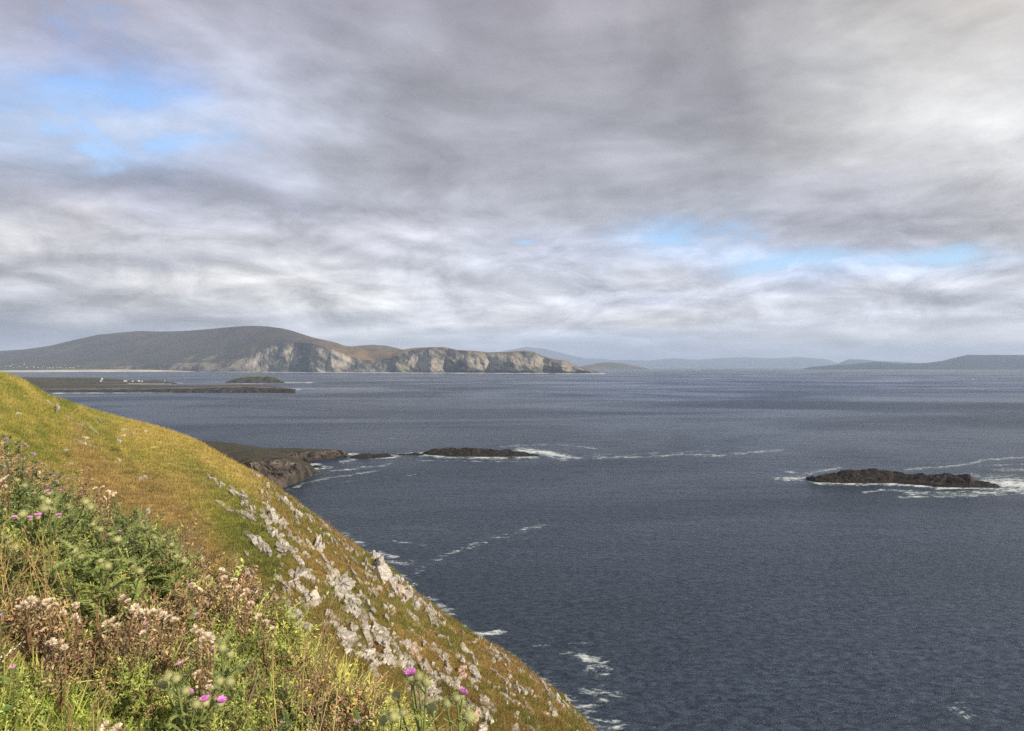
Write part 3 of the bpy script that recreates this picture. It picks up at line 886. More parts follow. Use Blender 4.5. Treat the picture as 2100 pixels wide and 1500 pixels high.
def inv_main(px, py):
    ys, pm, sl_ = tb(T_ys, px), tb(T_pm, px), tb(T_sil, px)
    ym = ys * tb(T_ymf, px)
    g = np.clip((py - pm) / (sl_ - pm), 0, 1)
    t = 1 - (1 - g) ** (1 / FP)
    y = 1 / (1 / ym - t * (1 / ym - 1 / ys))
    return y


def inv_bank(px, py):
    return 1.40 / np.maximum((py - CY) / F - .2 * (px - CX) / F - .107, 1e-3)


def main_pt(px, py):
    px = np.asarray(px, float)
    y = inv_main(px, np.asarray(py, float))
    x = (px - CX) / F * y
    return np.stack([x, y, ground(x, y)], -1)


GREEN = (.185, .215, .040); LIME = (.34, .32, .075); GOLD = (.50, .39, .12); STRAW = (.60, .49, .23)
BROWN = (.27, .195, .080); RUST = (.27, .165, .07); DARK = (.105, .135, .030)
WL = [(-400, 850), (0, 905), (120, 960), (240, 1060), (330, 1090), (450, 1200), (540, 1250), (650, 1330), (760, 1410), (850, 1500), (1200, 1800)]


def ground_col(px, py, X, Y):
    q = py - .68 * px
    p = px + .68 * py
    n1 = fbm(p / 260, q / 55, oct=5, gain=.55, seed=221)
    n2 = fbm(p / 60, q / 16, oct=4, gain=.6, seed=223)
    n3 = fbm(X / 1.6, Y / 1.6, oct=4, gain=.6, seed=225)
    wl = np.interp(px, [a for a, b in WL], [b for a, b in WL])
    dw = wl - py                                   # above the line of weeds
    sl_ = tb(T_sil, px)
    ds = py - sl_                                  # below the skyline
    c = mixc(sstep(n1 + .5 * n2, -.25, .30), GREEN, LIME)
    c = mixc(sstep(n2 + .6 * n3, -.12, .40) * .85, c, GOLD)
    crest = (1 - sstep(ds, 20, 85)) * sstep(px, 180, 320) * (1 - sstep(px, 560, 680))
    c = mixc(crest * .8, c, mixc(sstep(n3, -.2, .2), (.42, .32, .10), GOLD))
    band = np.exp(-((q - (935 - .68 * 370 + 8)) / 26) ** 2) * sstep(px, 330, 400) * (1 - sstep(px, 560, 640))
    c = mixc(band * .8, c, GREEN)
    br = sstep(dw, -60, 20) * (1 - sstep(dw + 40 * n1, 60, 150)) * sstep(px, 100, 180) * (1 - sstep(px, 430, 520))
    br = np.maximum(br, np.exp(-(((px - 300) / 130) ** 2 + ((py - 1000) / 45) ** 2)) * .9)
    br = np.clip(br + .25 * n2, 0, 1)
    c = mixc(br, c, mixc(sstep(n3, -.25, .25), BROWN, (.40, .285, .11)))
    low = sstep(px + (py - 900) * .4, 520, 640)
    lowc = mixc(sstep(n1 + .8 * n2, -.22, .22), (.145, .155, .034), (.29, .195, .068))
    lowc = mixc(sstep(n2 + .6 * n3, -.04, .28), lowc, RUST)
    lowc = mixc(sstep(n3 - .3 * n1, .12, .45) * .7, lowc, STRAW)
    c = mixc(low * .9, c, lowc)
    dk = sstep(fbm(X / 2.4, Y / 3.2, oct=4, gain=.6, seed=227), .10, .42)
    c = mixc(dk * .75, c, np.array((.11, .10, .032)))
    dip = sstep(tb(T_ys, px) * tb(T_ymf, px) - Y, 0, 2)
    c = mixc(dip, c, mixc(sstep(n3 + fbm(X / 3, Y / 3, oct=3, seed=229), -.3, .3), (.15, .165, .036), (.32, .24, .08)))
    for gx, gy, gr in ((490, 1075, 60), (560, 1150, 45), (520, 1115, 50), (640, 970, 40), (590, 940, 30), (720, 1240, 40), (690, 1205, 35)):
        g = np.exp(-(((px - gx) / gr) ** 2 + ((py - gy) / (gr * .8)) ** 2))
        c = mixc(np.clip(g * 1.1 + .4 * n2 * g, 0, 1) * .8, c, mixc(sstep(n3, -.2, .2), DARK, GREEN))
    c = mixc(sstep(py - wl, 0, 60) * .9 * (1 - sstep(Y - tb(T_ye, px), .2, 1.2)), c, mixc(sstep(n3, -.2, .2), (.05, .06, .015), (.16, .13, .05)))
    return c


def build_hill():
    tans = np.concatenate([np.linspace(-3.2, -.86, 120)[:-1], np.linspace(-.86, .16, 820), np.linspace(.16, 2.4, 160)[1:]])
    pxs = CX + tans * F
    rows = []
    ye, ys = tb(T_ye, pxs), tb(T_ys, pxs)
    ym = ys * tb(T_ymf, pxs)
    sl_ = tb(T_sil, pxs)
    ysea = np.maximum(np.minimum(H * F / np.maximum(sl_ - CY, 5) * .8, 420), ys + 30)
    for f in np.linspace(0, 1, 60) ** 1.3:
        rows.append(.35 + (ye - .35) * f)
    for f in np.linspace(0, 1, 50)[1:]:
        rows.append(ye * (ym / ye) ** f)
    for f in np.linspace(0, 1, 520)[1:]:
        rows.append(1 / (1 / ym * (1 - f) + 1 / ys * f))
    for f in np.linspace(0, 1, 60)[1:]:
        rows.append(ys + (ysea * 1.12 - ys) * f ** 1.5)
    Y = np.array(rows); X = Y * tans[None, :]
    z, PX, t = base_z(X, Y)
    Z = z + disp(X, Y) + H
    PY = CY + (H - Z) / Y * F
    c = ground_col(PX, PY, X, Y)
    rocky = sstep((Y - ys[None, :]) / 20, .2, 1.0)
    c = mixc(rocky, c, (.20, .17, .14))
    V = np.stack([X, Y, Z], -1).reshape(-1, 3)
    m = mat_vc('hill_turf', .95, 3.0, .35, bump=.7, bscale=6, bdist=.12)
    o = mesh_np('hillside', V, gridfaces(*X.shape), m, col=c.reshape(-1, 3))
    tag(o, kind='structure')


build_hill()


# ---------------------------------------------------------------- instancing of small templates into one mesh (ground cover only)
def rotz(a):
    c, s = np.cos(a), np.sin(a)
    M = np.zeros(a.shape + (3, 3)); M[..., 0, 0] = c; M[..., 0, 1] = -s; M[..., 1, 0] = s; M[..., 1, 1] = c; M[..., 2, 2] = 1
    return M


def rotx(a):
    c, s = np.cos(a), np.sin(a)
    M = np.zeros(a.shape + (3, 3)); M[..., 0, 0] = 1; M[..., 1, 1] = c; M[..., 1, 2] = -s; M[..., 2, 1] = s; M[..., 2, 2] = c
    return M


def spread(tv, tf, tc, M, pos, col):
    """tv (n,3) tf (k,3) tc (n,) shade; M (m,3,3), pos (m,3), col (m,3)"""
    V = np.einsum('mij,nj->mni', M, tv) + pos[:, None, :]
    Fc = tf[None] + (np.arange(len(pos)) * len(tv))[:, None, None]
    C = col[:, None, :] * tc[None, :, None]
    return V.reshape(-1, 3), Fc.reshape(-1, 3), C.reshape(-1, 3)


class Bag:
    def __init__(s):
        s.V, s.F, s.C, s.n = [], [], [], 0

    def add(s, V, Fc, C):
        V = np.asarray(V, float)
        C = np.asarray(C, float)
        if C.ndim == 1:
            C = np.tile(C, (len(V), 1))
        s.V.append(V); s.F.append(np.asarray(Fc) + s.n); s.C.append(C); s.n += len(V)

    def build(s, name, mat, parent=None, origin=None, smooth=True):
        V = np.concatenate(s.V)
        if origin is not None:
            V = V - np.asarray(origin)
        return mesh_np(name, V, np.concatenate(s.F), mat, col=np.concatenate(s.C), smooth=smooth, parent=parent)


M_grass = mat_vc('grass_blades', .8, 2.0, .15, trans=.30, spec=.2)
M_leaf = mat_vc('leaves', .65, 14.0, .22, trans=.18, spec=.35)
M_dead = mat_vc('dead_plant', .9, 20.0, .25, trans=.15, spec=.2)


def slope_grass():
    n = 195000
    px = rng.uniform(-60, 1260, n); sl_ = tb(T_sil, px)
    hi = np.minimum(np.interp(px, [a for a, b in WL], [b for a, b in WL]) + 60, 1560)
    py = sl_ + (hi - sl_) * rng.uniform(0, 1, n) ** 1.05
    # extra along the skyline
    k = rng.uniform(0, 1, n) < .05
    py[k] = sl_[k] + rng.uniform(0, 6, k.sum())
    P = main_pt(px, py)
    # the dip between the bank and the far slope, which only shows from a step to the side
    k = np.arange(n) >= 150000
    px[k] = rng.uniform(-900, 2200, k.sum())
    ye_ = tb(T_ye, px[k]) + .2; ym_ = tb(T_ys, px[k]) * tb(T_ymf, px[k])
    yy = ye_ * (ym_ / ye_) ** rng.uniform(0, 1, k.sum())
    xx = (px[k] - CX) / F * yy
    P[k] = np.stack([xx, yy, ground(xx, yy)], -1)
    py[k] = CY + (H - P[k][:, 2]) / yy * F
    X, Y = P[:, 0], P[:, 1]
    c0 = ground_col(px, py, X, Y)
    patch = fbm(X / 2.2, Y / 2.2, oct=3, seed=231)
    bag = Bag()
    nb = 4
    tv = np.array([[-.5, 0, 0], [.5, 0, 0], [0, .0, 1.0]])
    tf = np.array([[0, 1, 2]]); tc = np.array([.75, .75, 1.2])
    for b in range(nb):
        a = rng.uniform(0, 2 * np.pi, n)
        L = (.13 + .20 * rng.uniform(0, 1, n) + .25 * np.clip(patch, 0, 1)) * np.clip(Y / 45, .65, 1.5)
        wd = .022 * np.clip(Y / 38, .35, 2.2)
        lean = rng.normal(0, .45, n) + .55
        M = np.zeros((n, 3, 3))
        M[:, 0, 0] = np.cos(a) * wd; M[:, 1, 0] = np.sin(a) * wd
        d = np.stack([np.sin(lean), rng.normal(-.1, .35, n), np.cos(lean) + .15], -1)
        d /= np.linalg.norm(d, axis=1, keepdims=True)
        M[:, :, 2] = d * L[:, None]; M[:, 2, 1] = 1
        pos = P + np.stack([rng.normal(0, .12, n), rng.normal(0, .12, n), np.full(n, -.02)], -1)
        col = c0 * rng.uniform(.6, 1.45, (n, 1)) * (1 + .5 * np.clip(noise3(X / .9, Y / .9, seed=233), -.6, .8))[:, None]
        dry = rng.uniform(0, 1, n) < .20
        col[dry] = col[dry] * .5 + np.array(STRAW) * .5
        bag.add(*spread(tv, tf, tc, M, pos, col))
    o = bag.build('grass', M_grass)
    tag(o, 'short golden and green grass covering the steep hillside above the sea', 'grass', kind='stuff')


slope_grass()

# ---------------------------------------------------------------- rocks in the turf
def rock_mat():
    m = bpy.data.materials.new('pale_rock'); m.use_nodes = True
    t = m.node_tree; t.nodes.clear(); n = N(t)
    at = n.new('ShaderNodeVertexColor', layer_name='Col')
    tco = n.new('ShaderNodeTexCoord')
    g = n.new('ShaderNodeNewGeometry').outputs['Position']
    v = n.noise(g, 2.2, 8, .68, .3)
    v2 = n.noise(g, 9.0, 6, .7)
    c = n.mix(n.smooth(v, .42, .62), at.outputs[0], n.mix(.5, at.outputs[0], (.16, .15, .145), 'MIX'))
    c = n.mix(n.math('MULTIPLY', n.smooth(v2, .58, .72), .45), c, (.10, .095, .085))
    vo = n.new('ShaderNodeTexVoronoi'); vo.feature = 'DISTANCE_TO_EDGE'; vo.inputs['Scale'].default_value = .75
    wv = n.noise(g, 1.8, 4, .6, out=1)
    ad = n.new('ShaderNodeVectorMath', operation='ADD'); n.link(g, ad.inputs[0]); n.link(wv, ad.inputs[1])
    n.link(n.mapping(ad.outputs[0], scale=(.8, 1.2, 1.5), rot=(.3, .5, .4)), vo.inputs['Vector'])
    crack = n.smooth(vo.outputs['Distance'], .0, .04, 1.0, 0.0)
    c = n.mix(n.math('MULTIPLY', crack, .7), c, (.05, .045, .035))
    p = n.new('ShaderNodeBsdfPrincipled'); p.inputs['Roughness'].default_value = .9
    p.inputs['Specular IOR Level'].default_value = .25
    n.link(c, p.inputs['Base Color'])
    b = n.new('ShaderNodeBump'); b.inputs['Strength'].default_value = .8; b.inputs['Distance'].default_value = .12
    st = n.noise(n.mapping(g, scale=(1, 1, 1)), 5.0, 8, .72, .5)
    n.link(st, b.inputs['Height']); n.link(b.outputs[0], p.inputs['Normal'])
    o = n.new('ShaderNodeOutputMaterial'); n.link(p.outputs[0], o.inputs[0])
    return m


M_rock = rock_mat()


def ico(sub):
    bm = bmesh.new()
    bmesh.ops.create_icosphere(bm, subdivisions=sub, radius=1.0)
    V = np.array([v.co[:] for v in bm.verts]); Fc = np.array([[v.index for v in f.verts] for f in bm.faces])
    bm.free()
    return V / np.linalg.norm(V, axis=1, keepdims=True), Fc


ICO = {3: ico(3), 4: ico(4), 5: ico(5)}
PALE = np.array((.61, .575, .52)); PINK = np.array((.60, .43, .34)); GREY = np.array((.46, .445, .425))


def block(sub, seed, box=.8):
    """a cleft slab: a unit ball cut by planes near the faces of a box"""
    r = np.random.default_rng(seed)
    D, Fc = ICO[sub]
    pl = []
    for ax in range(3):
        for sg in (-1, 1):
            n = np.zeros(3); n[ax] = sg
            n += r.normal(0, .24, 3); n /= np.linalg.norm(n)
            pl.append((n, r.uniform(.72, 1.0) * (.75 if ax == 2 else .92)))
    for _ in range(6):
        n = r.normal(0, 1, 3); n /= np.linalg.norm(n)
        pl.append((n, r.uniform(.80, 1.05)))
    R = np.full(len(D), 1.35)
    for n, d in pl:
        dn = D @ n
        R = np.where(dn > 1e-3, np.minimum(R, d / np.maximum(dn, 1e-3)), R)
    P = D * R[:, None]
    nz = fbm(P[:, 0] * 1.6 + seed, P[:, 1] * 2.4, P[:, 2] * 2.4, oct=4, gain=.55, seed=seed % 97)
    # bedding steps across the block
    st = noise3(P[:, 0] * .7 + seed, P[:, 1] * 6, P[:, 2] * 1.5, seed=3 + seed % 50)
    P = P * (1 + .13 * nz[:, None] + .05 * np.sign(st)[:, None] * np.minimum(np.abs(st) * 6, 1)[:, None])
    return P, Fc, nz


def make_rock(px, py, ln, wd, ang, name, label, group=None, tint=0.0, tall=.5, seed=0, pieces=None):
    py = min(max(py, float(tb(T_sil, px)) + 2), 1640)
    r = np.random.default_rng(seed + 5)
    y = float(inv_main(px, py))
    sc = y / F
    d = 6.0
    a = math.radians(ang)
    e1 = np.array((math.cos(a), math.sin(a))); e2 = np.array((-math.sin(a), math.cos(a)))

    def pt(u):
        q = np.array([px, py]) + u
        sil = float(tb(T_sil, q[0])) + 1.0
        return main_pt(q[0], max(q[1], sil))
    p0 = pt(np.zeros(2))
    T1 = (pt(e1 * d) - pt(-e1 * d)) / (2 * d)
    T2 = (pt(e2 * d) - pt(-e2 * d)) / (2 * d)
    for T in (T1, T2):
        L = np.linalg.norm(T)
        if L > 3.6 * sc: T *= 3.6 * sc / L
        if L < .7 * sc: T *= .7 * sc / max(L, 1e-6)
    nrm = np.cross(T1, T2); nrm /= np.linalg.norm(nrm) + 1e-9
    if nrm[2] < 0: nrm = -nrm
    nrm = nrm * .9 + np.array((0.05, -.10, .12)); nrm /= np.linalg.norm(nrm)
    h = max(tall * min(ln, wd) * sc, .0042 * y)
    A = T1 * ln / 2; B = T2 * wd / 2; Cc = nrm * h
    bag = Bag()
    if pieces is None:
        pieces = 1 if max(ln, wd) < 15 else (3 if max(ln, wd) < 34 else 6)
    colb = PALE * (1 - tint) + PINK * tint
    colb = colb * r.uniform(.82, 1.12)
    if r.uniform() < .25: colb = colb * .6 + GREY * .4
    for k in range(pieces):
        if pieces == 1:
            o, s1, s2, s3 = np.zeros(3), 1, 1, 1
        else:
            u = -1 + 2 * (k + .5) / pieces + r.normal(0, .08)
            v = r.uniform(-.55, .55)
            s1 = r.uniform(.7, 1.9) / pieces ** .75; s2 = r.uniform(.3, .9); s3 = r.uniform(.5, 1.1)
            u = np.clip(u, -1 + s1 * .8, 1 - s1 * .8)
            o = A * u + B * v * (1 - abs(u) * .4)
        sub = 4 if max(ln, wd) / pieces ** .5 > 9 else 3
        P, Fc, nz = block(sub, seed * 31 + k * 7 + 1)
        sk = r.normal(0, .16)
        V = p0 + o + P[:, :1] * (A * s1 + B * sk) + P[:, 1:2] * (B * s2) + P[:, 2:3] * (Cc * s3) + nrm * h * .05
        c = colb[None] * (1 + .35 * nz[:, None]) * r.uniform(.88, 1.1)
        pk = sstep(fbm(V[:, 0] * 1.2, V[:, 1] * 1.2, V[:, 2] * 1.2, oct=3, seed=seed % 31), .1, .45) * (.25 + .4 * tint)
        c = mixc(pk, c, PINK * .95)
        bag.add(V, Fc, c)
    o = bag.build(name, M_rock, origin=p0, smooth=False)
    o.location = p0
    tag(o, label, 'rock', group)
    return o


def L6(l): return [(400 + cx * .24, 900 + cy * .24, a * .24, b * .24, g, t) for cx, cy, a, b, g, t in l]
def L7(l): return [(500 + cx * .238, 1180 + cy * .238, a * .238, b * .238, g, t) for cx, cy, a, b, g, t in l]
def L8(l): return [(750 + cx * .2667, 1100 + cy * .2667, a * .2667, b * .2667, g, t) for cx, cy, a, b, g, t in l]


ZONES = [
    ('in the upper grass field', [(98, 827, 10, 9, 40, 0), (117, 843, 12, 15, 80, .3), (30, 769, 7, 5, 0, 1), (37, 853, 6, 5, 0, .1), (49, 815, 5, 5, 0, .2), (187, 880, 19, 6, 38, .1), (165, 876, 11, 5, 30, .2), (137, 857, 12, 4, 30, .1), (256, 884, 9, 6, 0, .6), (271, 890, 9, 7, 45, .1), (298, 886, 5, 4, 0, .3), (243, 907, 7, 5, 20, .2), (165, 911, 14, 4, 30, .2), (187, 916, 8, 4, 20, .2), (134, 926, 7, 4, 0, .1), (245, 947, 6, 4, 0, .2), (85, 800, 9, 4, 40, .2), (120, 816, 10, 5, 35, .4), (293, 983, 9, 6, 0, 0), (143, 953, 7, 4, 0, .3), (175, 902, 9, 3, 0, .2), (253, 896, 5, 4, 0, .1), (205, 867, 10, 3, 35, .2), (303, 1052, 6, 8, 80, .1)]),
    ('where the turf first breaks', L6([(165, 345, 50, 34, 30, 0), (190, 392, 56, 38, 50, 0), (235, 400, 40, 26, 30, .1), (270, 580, 180, 58, 28, 0), (380, 635, 90, 50, 40, 0), (490, 680, 150, 40, 22, .1), (350, 480, 140, 46, 32, 0), (440, 520, 100, 24, 50, 0), (310, 430, 60, 28, 40, 0), (420, 590, 70, 30, 40, .2), (470, 625, 90, 26, 28, .2), (70, 240, 50, 18, 40, .2), (110, 330, 40, 18, 45, .2)])),
    ('on the skyline above the bay', L6([(465, 262, 40, 30, 30, .1), (490, 322, 60, 36, 60, .1), (535, 300, 60, 22, 30, .1), (490, 400, 40, 30, 50, .1), (620, 405, 64, 56, 60, .1), (660, 422, 60, 34, 50, .1), (555, 445, 60, 30, 50, 0), (630, 495, 66, 40, 50, .1), (700, 505, 60, 36, 50, 0), (770, 490, 66, 30, 50, .2), (770, 545, 110, 60, 45, 0), (830, 620, 140, 66, 60, 0), (870, 540, 110, 70, 48, 0), (960, 585, 90, 44, 45, 0), (1050, 665, 80, 40, 40, 0), (1010, 640, 70, 40, 50, 0), (870, 690, 90, 36, 60, .1), (1180, 745, 150, 55, 36, 0), (1255, 800, 90, 50, 52, .1), (1120, 822, 50, 36, 20, 0), (1190, 900, 80, 50, 50, 0)])),
    ('in the upper outcrop cluster', L6([(590, 680, 110, 60, 60, 0), (640, 640, 90, 40, 40, .1), (710, 715, 160, 86, 52, 0), (610, 755, 80, 44, 50, .1), (690, 820, 90, 50, 40, 0), (735, 870, 140, 70, 52, .1), (770, 935, 140, 84, 32, 0), (860, 1010, 140, 46, 48, 0), (900, 1070, 80, 40, 50, .1), (845, 870, 110, 46, 32, 0), (900, 880, 90, 56, 52, 0), (980, 920, 84, 60, 45, .1), (1055, 928, 76, 96, 70, 0), (840, 955, 70, 36, 45, .2), (975, 600, 90, 46, 45, .2), (630, 960, 60, 40, 60, .1), (790, 790, 90, 30, 50, .2), (950, 1000, 50, 30, 40, .1)])),
    ('beside the green hollow', L6([(520, 870, 190, 84, 46, 0), (590, 930, 150, 40, 58, 0), (625, 985, 70, 26, 62, 0), (440, 990, 60, 24, 50, 0), (450, 1150, 84, 40, 52, .1), (470, 1070, 60, 26, 62, .3), (490, 1115, 40, 26, 30, .1), (710, 1010, 30, 20, 0, .2), (755, 995, 40, 20, 30, .1)])),
    ('midway down the rocky slope', L6([(1080, 1015, 100, 40, 60, .1), (1075, 1085, 110, 46, 40, 0), (1140, 1105, 90, 56, 52, 0), (1040, 1060, 50, 36, 30, .1), (840, 1165, 84, 56, 45, 0), (880, 1160, 56, 110, 84, 0), (990, 1195, 120, 80, 45, 0), (1110, 1240, 50, 46, 50, 0), (1180, 1215, 120, 76, 50, 0), (1300, 1240, 110, 84, 60, 0), (1210, 1170, 60, 46, 40, .2), (950, 1150, 70, 36, 40, .1), (1165, 1080, 30, 30, 0, .1), (900, 1275, 84, 60, 45, 0), (950, 1320, 80, 76, 60, 0), (1000, 1385, 70, 116, 84, 0), (1260, 1330, 150, 86, 62, 0), (1345, 1395, 150, 66, 62, 0), (810, 1265, 40, 60, 70, .2), (800, 1310, 40, 40, 0, .2), (700, 1190, 50, 50, 40, .3), (1350, 960, 60, 28, 50, .2), (1350, 1050, 70, 30, 50, .2), (1430, 970, 40, 30, 50, 0), (1230, 1020, 60, 20, 45, .3), (1340, 1130, 80, 24, 50, .2), (1385, 1200, 90, 24, 50, .3)])),
    ('at the big skyline outcrop', L6([(1440, 1085, 84, 86, 60, .2), (1560, 1075, 190, 150, 52, .1), (1640, 1190, 230, 150, 52, .1), (1735, 1295, 200, 130, 54, .4), (1500, 1170, 84, 70, 40, .1), (1700, 1180, 170, 80, 52, 0), (1790, 1255, 150, 84, 52, 0), (1855, 1310, 130, 76, 60, 0), (1480, 1250, 60, 40, 40, .1), (1550, 1290, 70, 40, 20, .2), (1500, 1310, 60, 30, 40, .3), (1760, 1360, 70, 50, 60, .2), (1620, 1060, 110, 50, 50, 0)])),
    ('by the weeds halfway down', L7([(105, 130, 60, 70, 60, .3), (160, 190, 120, 44, 55, .2), (230, 230, 50, 50, 60, .1), (270, 170, 90, 36, 60, .1), (285, 225, 50, 50, 60, .1), (350, 195, 60, 36, 20, .3), (410, 295, 110, 80, 36, .1), (450, 360, 130, 90, 50, .1), (490, 400, 130, 80, 55, .1), (530, 455, 90, 50, 60, .1), (430, 240, 70, 30, 70, .2), (500, 260, 80, 60, 50, .1), (350, 355, 50, 30, 20, .2), (540, 200, 60, 60, 60, .1)])),
    ('in the long slab spine', L7([(760, 50, 110, 80, 52, 0), (840, 130, 100, 70, 58, 0), (870, 190, 130, 80, 60, 0), (895, 70, 100, 90, 40, .1), (930, 200, 140, 70, 62, 0), (965, 275, 120, 56, 62, 0), (1040, 335, 90, 60, 32, .1), (860, 290, 80, 70, 40, .1), (950, 340, 90, 56, 50, .1), (1040, 215, 130, 36, 60, .2), (1090, 290, 110, 26, 52, .3), (770, 370, 120, 86, 42, 0), (750, 430, 110, 56, 28, .1), (800, 460, 80, 50, 50, .1), (735, 318, 50, 36, 20, .2), (880, 540, 160, 100, 56, 0), (955, 580, 100, 70, 56, 0), (900, 650, 120, 84, 56, .1), (975, 690, 130, 56, 30, .1), (1040, 430, 110, 80, 45, .1)])),
    ('among slabs above the thistles', L7([(1140, 520, 220, 84, 55, .1), (1090, 600, 200, 70, 68, .1), (1200, 600, 150, 70, 55, .1), (1170, 685, 84, 84, 40, .1), (1225, 735, 70, 90, 84, .1), (1320, 765, 170, 130, 22, .1), (1395, 730, 140, 66, 45, .1), (1245, 560, 160, 66, 45, .1), (1320, 650, 140, 44, 52, .1), (1130, 420, 90, 56, 60, .1), (1150, 465, 56, 90, 72, .1), (1020, 640, 90, 60, 40, .1), (1055, 690, 60, 110, 80, 0), (1100, 760, 110, 90, 50, 0), (1110, 845, 84, 90, 60, 0), (1210, 490, 70, 36, 20, .2), (940, 460, 50, 60, 70, .1), (1310, 550, 40, 20, 0, .2)])),
    ('in the pinkish block ridge', L7([(1440, 640, 110, 60, 50, .1), (1490, 700, 130, 56, 52, .9), (1550, 760, 100, 76, 52, .1), (1600, 835, 150, 70, 52, .7), (1640, 890, 110, 70, 66, .1), (1630, 960, 130, 84, 66, .2), (1610, 1030, 120, 90, 60, .2), (1545, 1060, 190, 80, 60, .9), (1600, 1090, 120, 60, 60, .8), (1480, 640, 90, 40, 30, .3), (1460, 1000, 130, 70, 55, .7), (1500, 1110, 110, 56, 60, .1), (1700, 1090, 70, 40, 50, .1), (1390, 585, 40, 34, 30, .2)])),
    ('on turf right of thistles', L7([(1665, 668, 125, 56, 64, 0), (1745, 750, 120, 70, 56, .2), (1885, 845, 80, 110, 86, 1), (1775, 920, 140, 76, 28, .2), (1600, 650, 70, 20, 50, .2), (1800, 670, 110, 40, 36, .1), (1870, 712, 84, 60, 52, 0), (1960, 780, 70, 56, 30, 0), (1975, 845, 84, 60, 62, 0), (1975, 910, 90, 76, 40, .1), (1990, 965, 60, 40, 40, 0), (1700, 870, 40, 50, 60, .2), (1960, 1115, 84, 56, 42, 0), (2020, 1190, 110, 50, 52, 0), (2070, 1110, 84, 90, 50, 0), (1990, 1230, 70, 90, 80, 1), (1920, 1140, 70, 50, 50, .2), (2080, 1200, 110, 46, 56, 0), (1620, 480, 60, 30, 30, .1)])),
    ('high below the skyline edge', L7([(1475, 265, 56, 66, 60, 0), (1240, 305, 90, 46, 56, 0), (1275, 345, 50, 40, 40, 0), (1440, 350, 100, 40, 46, 0), (1490, 385, 60, 40, 60, 0), (1600, 350, 110, 100, 62, 0), (1680, 350, 60, 70, 60, 0), (1650, 415, 70, 40, 50, 0), (1740, 362, 44, 70, 62, .1), (1450, 500, 70, 20, 46, .2), (1500, 540, 60, 36, 60, .1), (1550, 590, 50, 46, 50, .1), (1700, 545, 60, 30, 30, .1), (1770, 590, 60, 24, 50, .2), (1900, 645, 84, 60, 52, .1), (1980, 740, 90, 36, 56, .1), (1350, 590, 30, 30, 0, .2), (1135, 120, 60, 40, 0, .3), (1715, 420, 40, 40, 0, .1)])),
    ('in the bottom corner turf', L8([(1090, 1250, 90, 46, 30, 0), (880, 1375, 110, 52, 56, 0), (935, 1385, 110, 46, 56, 0), (1250, 1180, 80, 66, 40, 0), (1165, 1180, 60, 46, 60, 0), (1290, 1110, 80, 50, 40, 0), (1200, 1040, 60, 50, 60, .1), (1070, 1112, 60, 30, 50, .2), (1110, 1092, 46, 40, 40, .1), (1000, 1052, 84, 36, 40, .1), (990, 942, 70, 30, 46, 0), (958, 862, 36, 50, 70, 0), (1025, 960, 30, 30, 0, .1), (1350, 1142, 84, 56, 40, 0), (1395, 1195, 120, 76, 50, 0), (1440, 1240, 110, 66, 52, .1), (1412, 1308, 56, 50, 30, .1), (1370, 1360, 80, 40, 30, 0), (1260, 1330, 60, 46, 40, 0), (1500, 1295, 120, 66, 52, .1), (1527, 1278, 52, 62, 60, .2), (1565, 1345, 130, 66, 52, .1), (1625, 1400, 120, 76, 52, .1), (1690, 1450, 150, 90, 52, .1), (1245, 1478, 90, 46, 46, 0), (1140, 1485, 66, 66, 40, 0), (880, 1480, 46, 90, 80, 0), (1210, 1200, 60, 46, 40, 0), (1320, 1200, 60, 40, 40, 0), (1290, 1250, 50, 30, 40, 0), (1440, 1370, 60, 60, 40, 0), (910, 1260, 70, 60, 50, 0), (950, 1310, 90, 56, 60, 0), (1180, 1290, 60, 30, 40, .1), (1070, 1180, 50, 30, 40, .1)])),
]
ORD = ['first', 'second', 'third', 'fourth', 'fifth', 'sixth', 'seventh', 'eighth', 'ninth', 'tenth', 'eleventh', 'twelfth', 'thirteenth', 'fourteenth', 'fifteenth', 'sixteenth', 'seventeenth', 'eighteenth', 'nineteenth', 'twentieth'] + ['twenty-' + x for x in ('first', 'second', 'third', 'fourth', 'fifth', 'sixth', 'seventh', 'eighth', 'ninth')] + ['thirtieth'] + ['thirty-' + x for x in ('first', 'second', 'third', 'fourth', 'fifth', 'sixth')]
r_tall = np.random.default_rng(9)


def build_rocks():
    sd = 100
    for zi, (where, lst) in enumerate(ZONES):
        desc = []
        for (px, py, a, b, g, t) in lst:
            ar = a / max(b, 1)
            size = 'small' if max(a, b) < 13 else ('large' if max(a, b) > 27 else 'middling')
            shp = 'long slab' if ar > 2.1 else ('upright block' if ar < .85 else ('round lump' if ar < 1.25 else 'blunt slab'))
            colr = 'pinkish' if t >= .6 else 'pale'
            desc.append((size, shp, colr))
        cnt = {}
        order = sorted(range(len(lst)), key=lambda i: lst[i][0])
        tot = {}
        for i in order: tot[desc[i]] = tot.get(desc[i], 0) + 1
        for i in order:
            cnt[desc[i]] = cnt.get(desc[i], 0) + 1
            size, shp, colr = desc[i]
            k = tot[desc[i]]
            if k == 1:
                lab = f'only {size} {colr} {shp} {where}'
            else:
                lab = f'{ORD[cnt[desc[i]] - 1]} from left of the {size} {colr} {shp}s {where}'
            px, py, a, b, g, t = lst[i]
            sd += 1
            kk = 1.5 if zi == 0 else 1.0
            make_rock(px, py, a * 1.34 * kk, b * 1.16 * kk, g, 'rock', lab, 'pale rocks breaking through the turf of the slope', tint=t, tall=r_tall.uniform(.20, .42) if shp != 'upright block' else .6, seed=sd)


build_rocks()


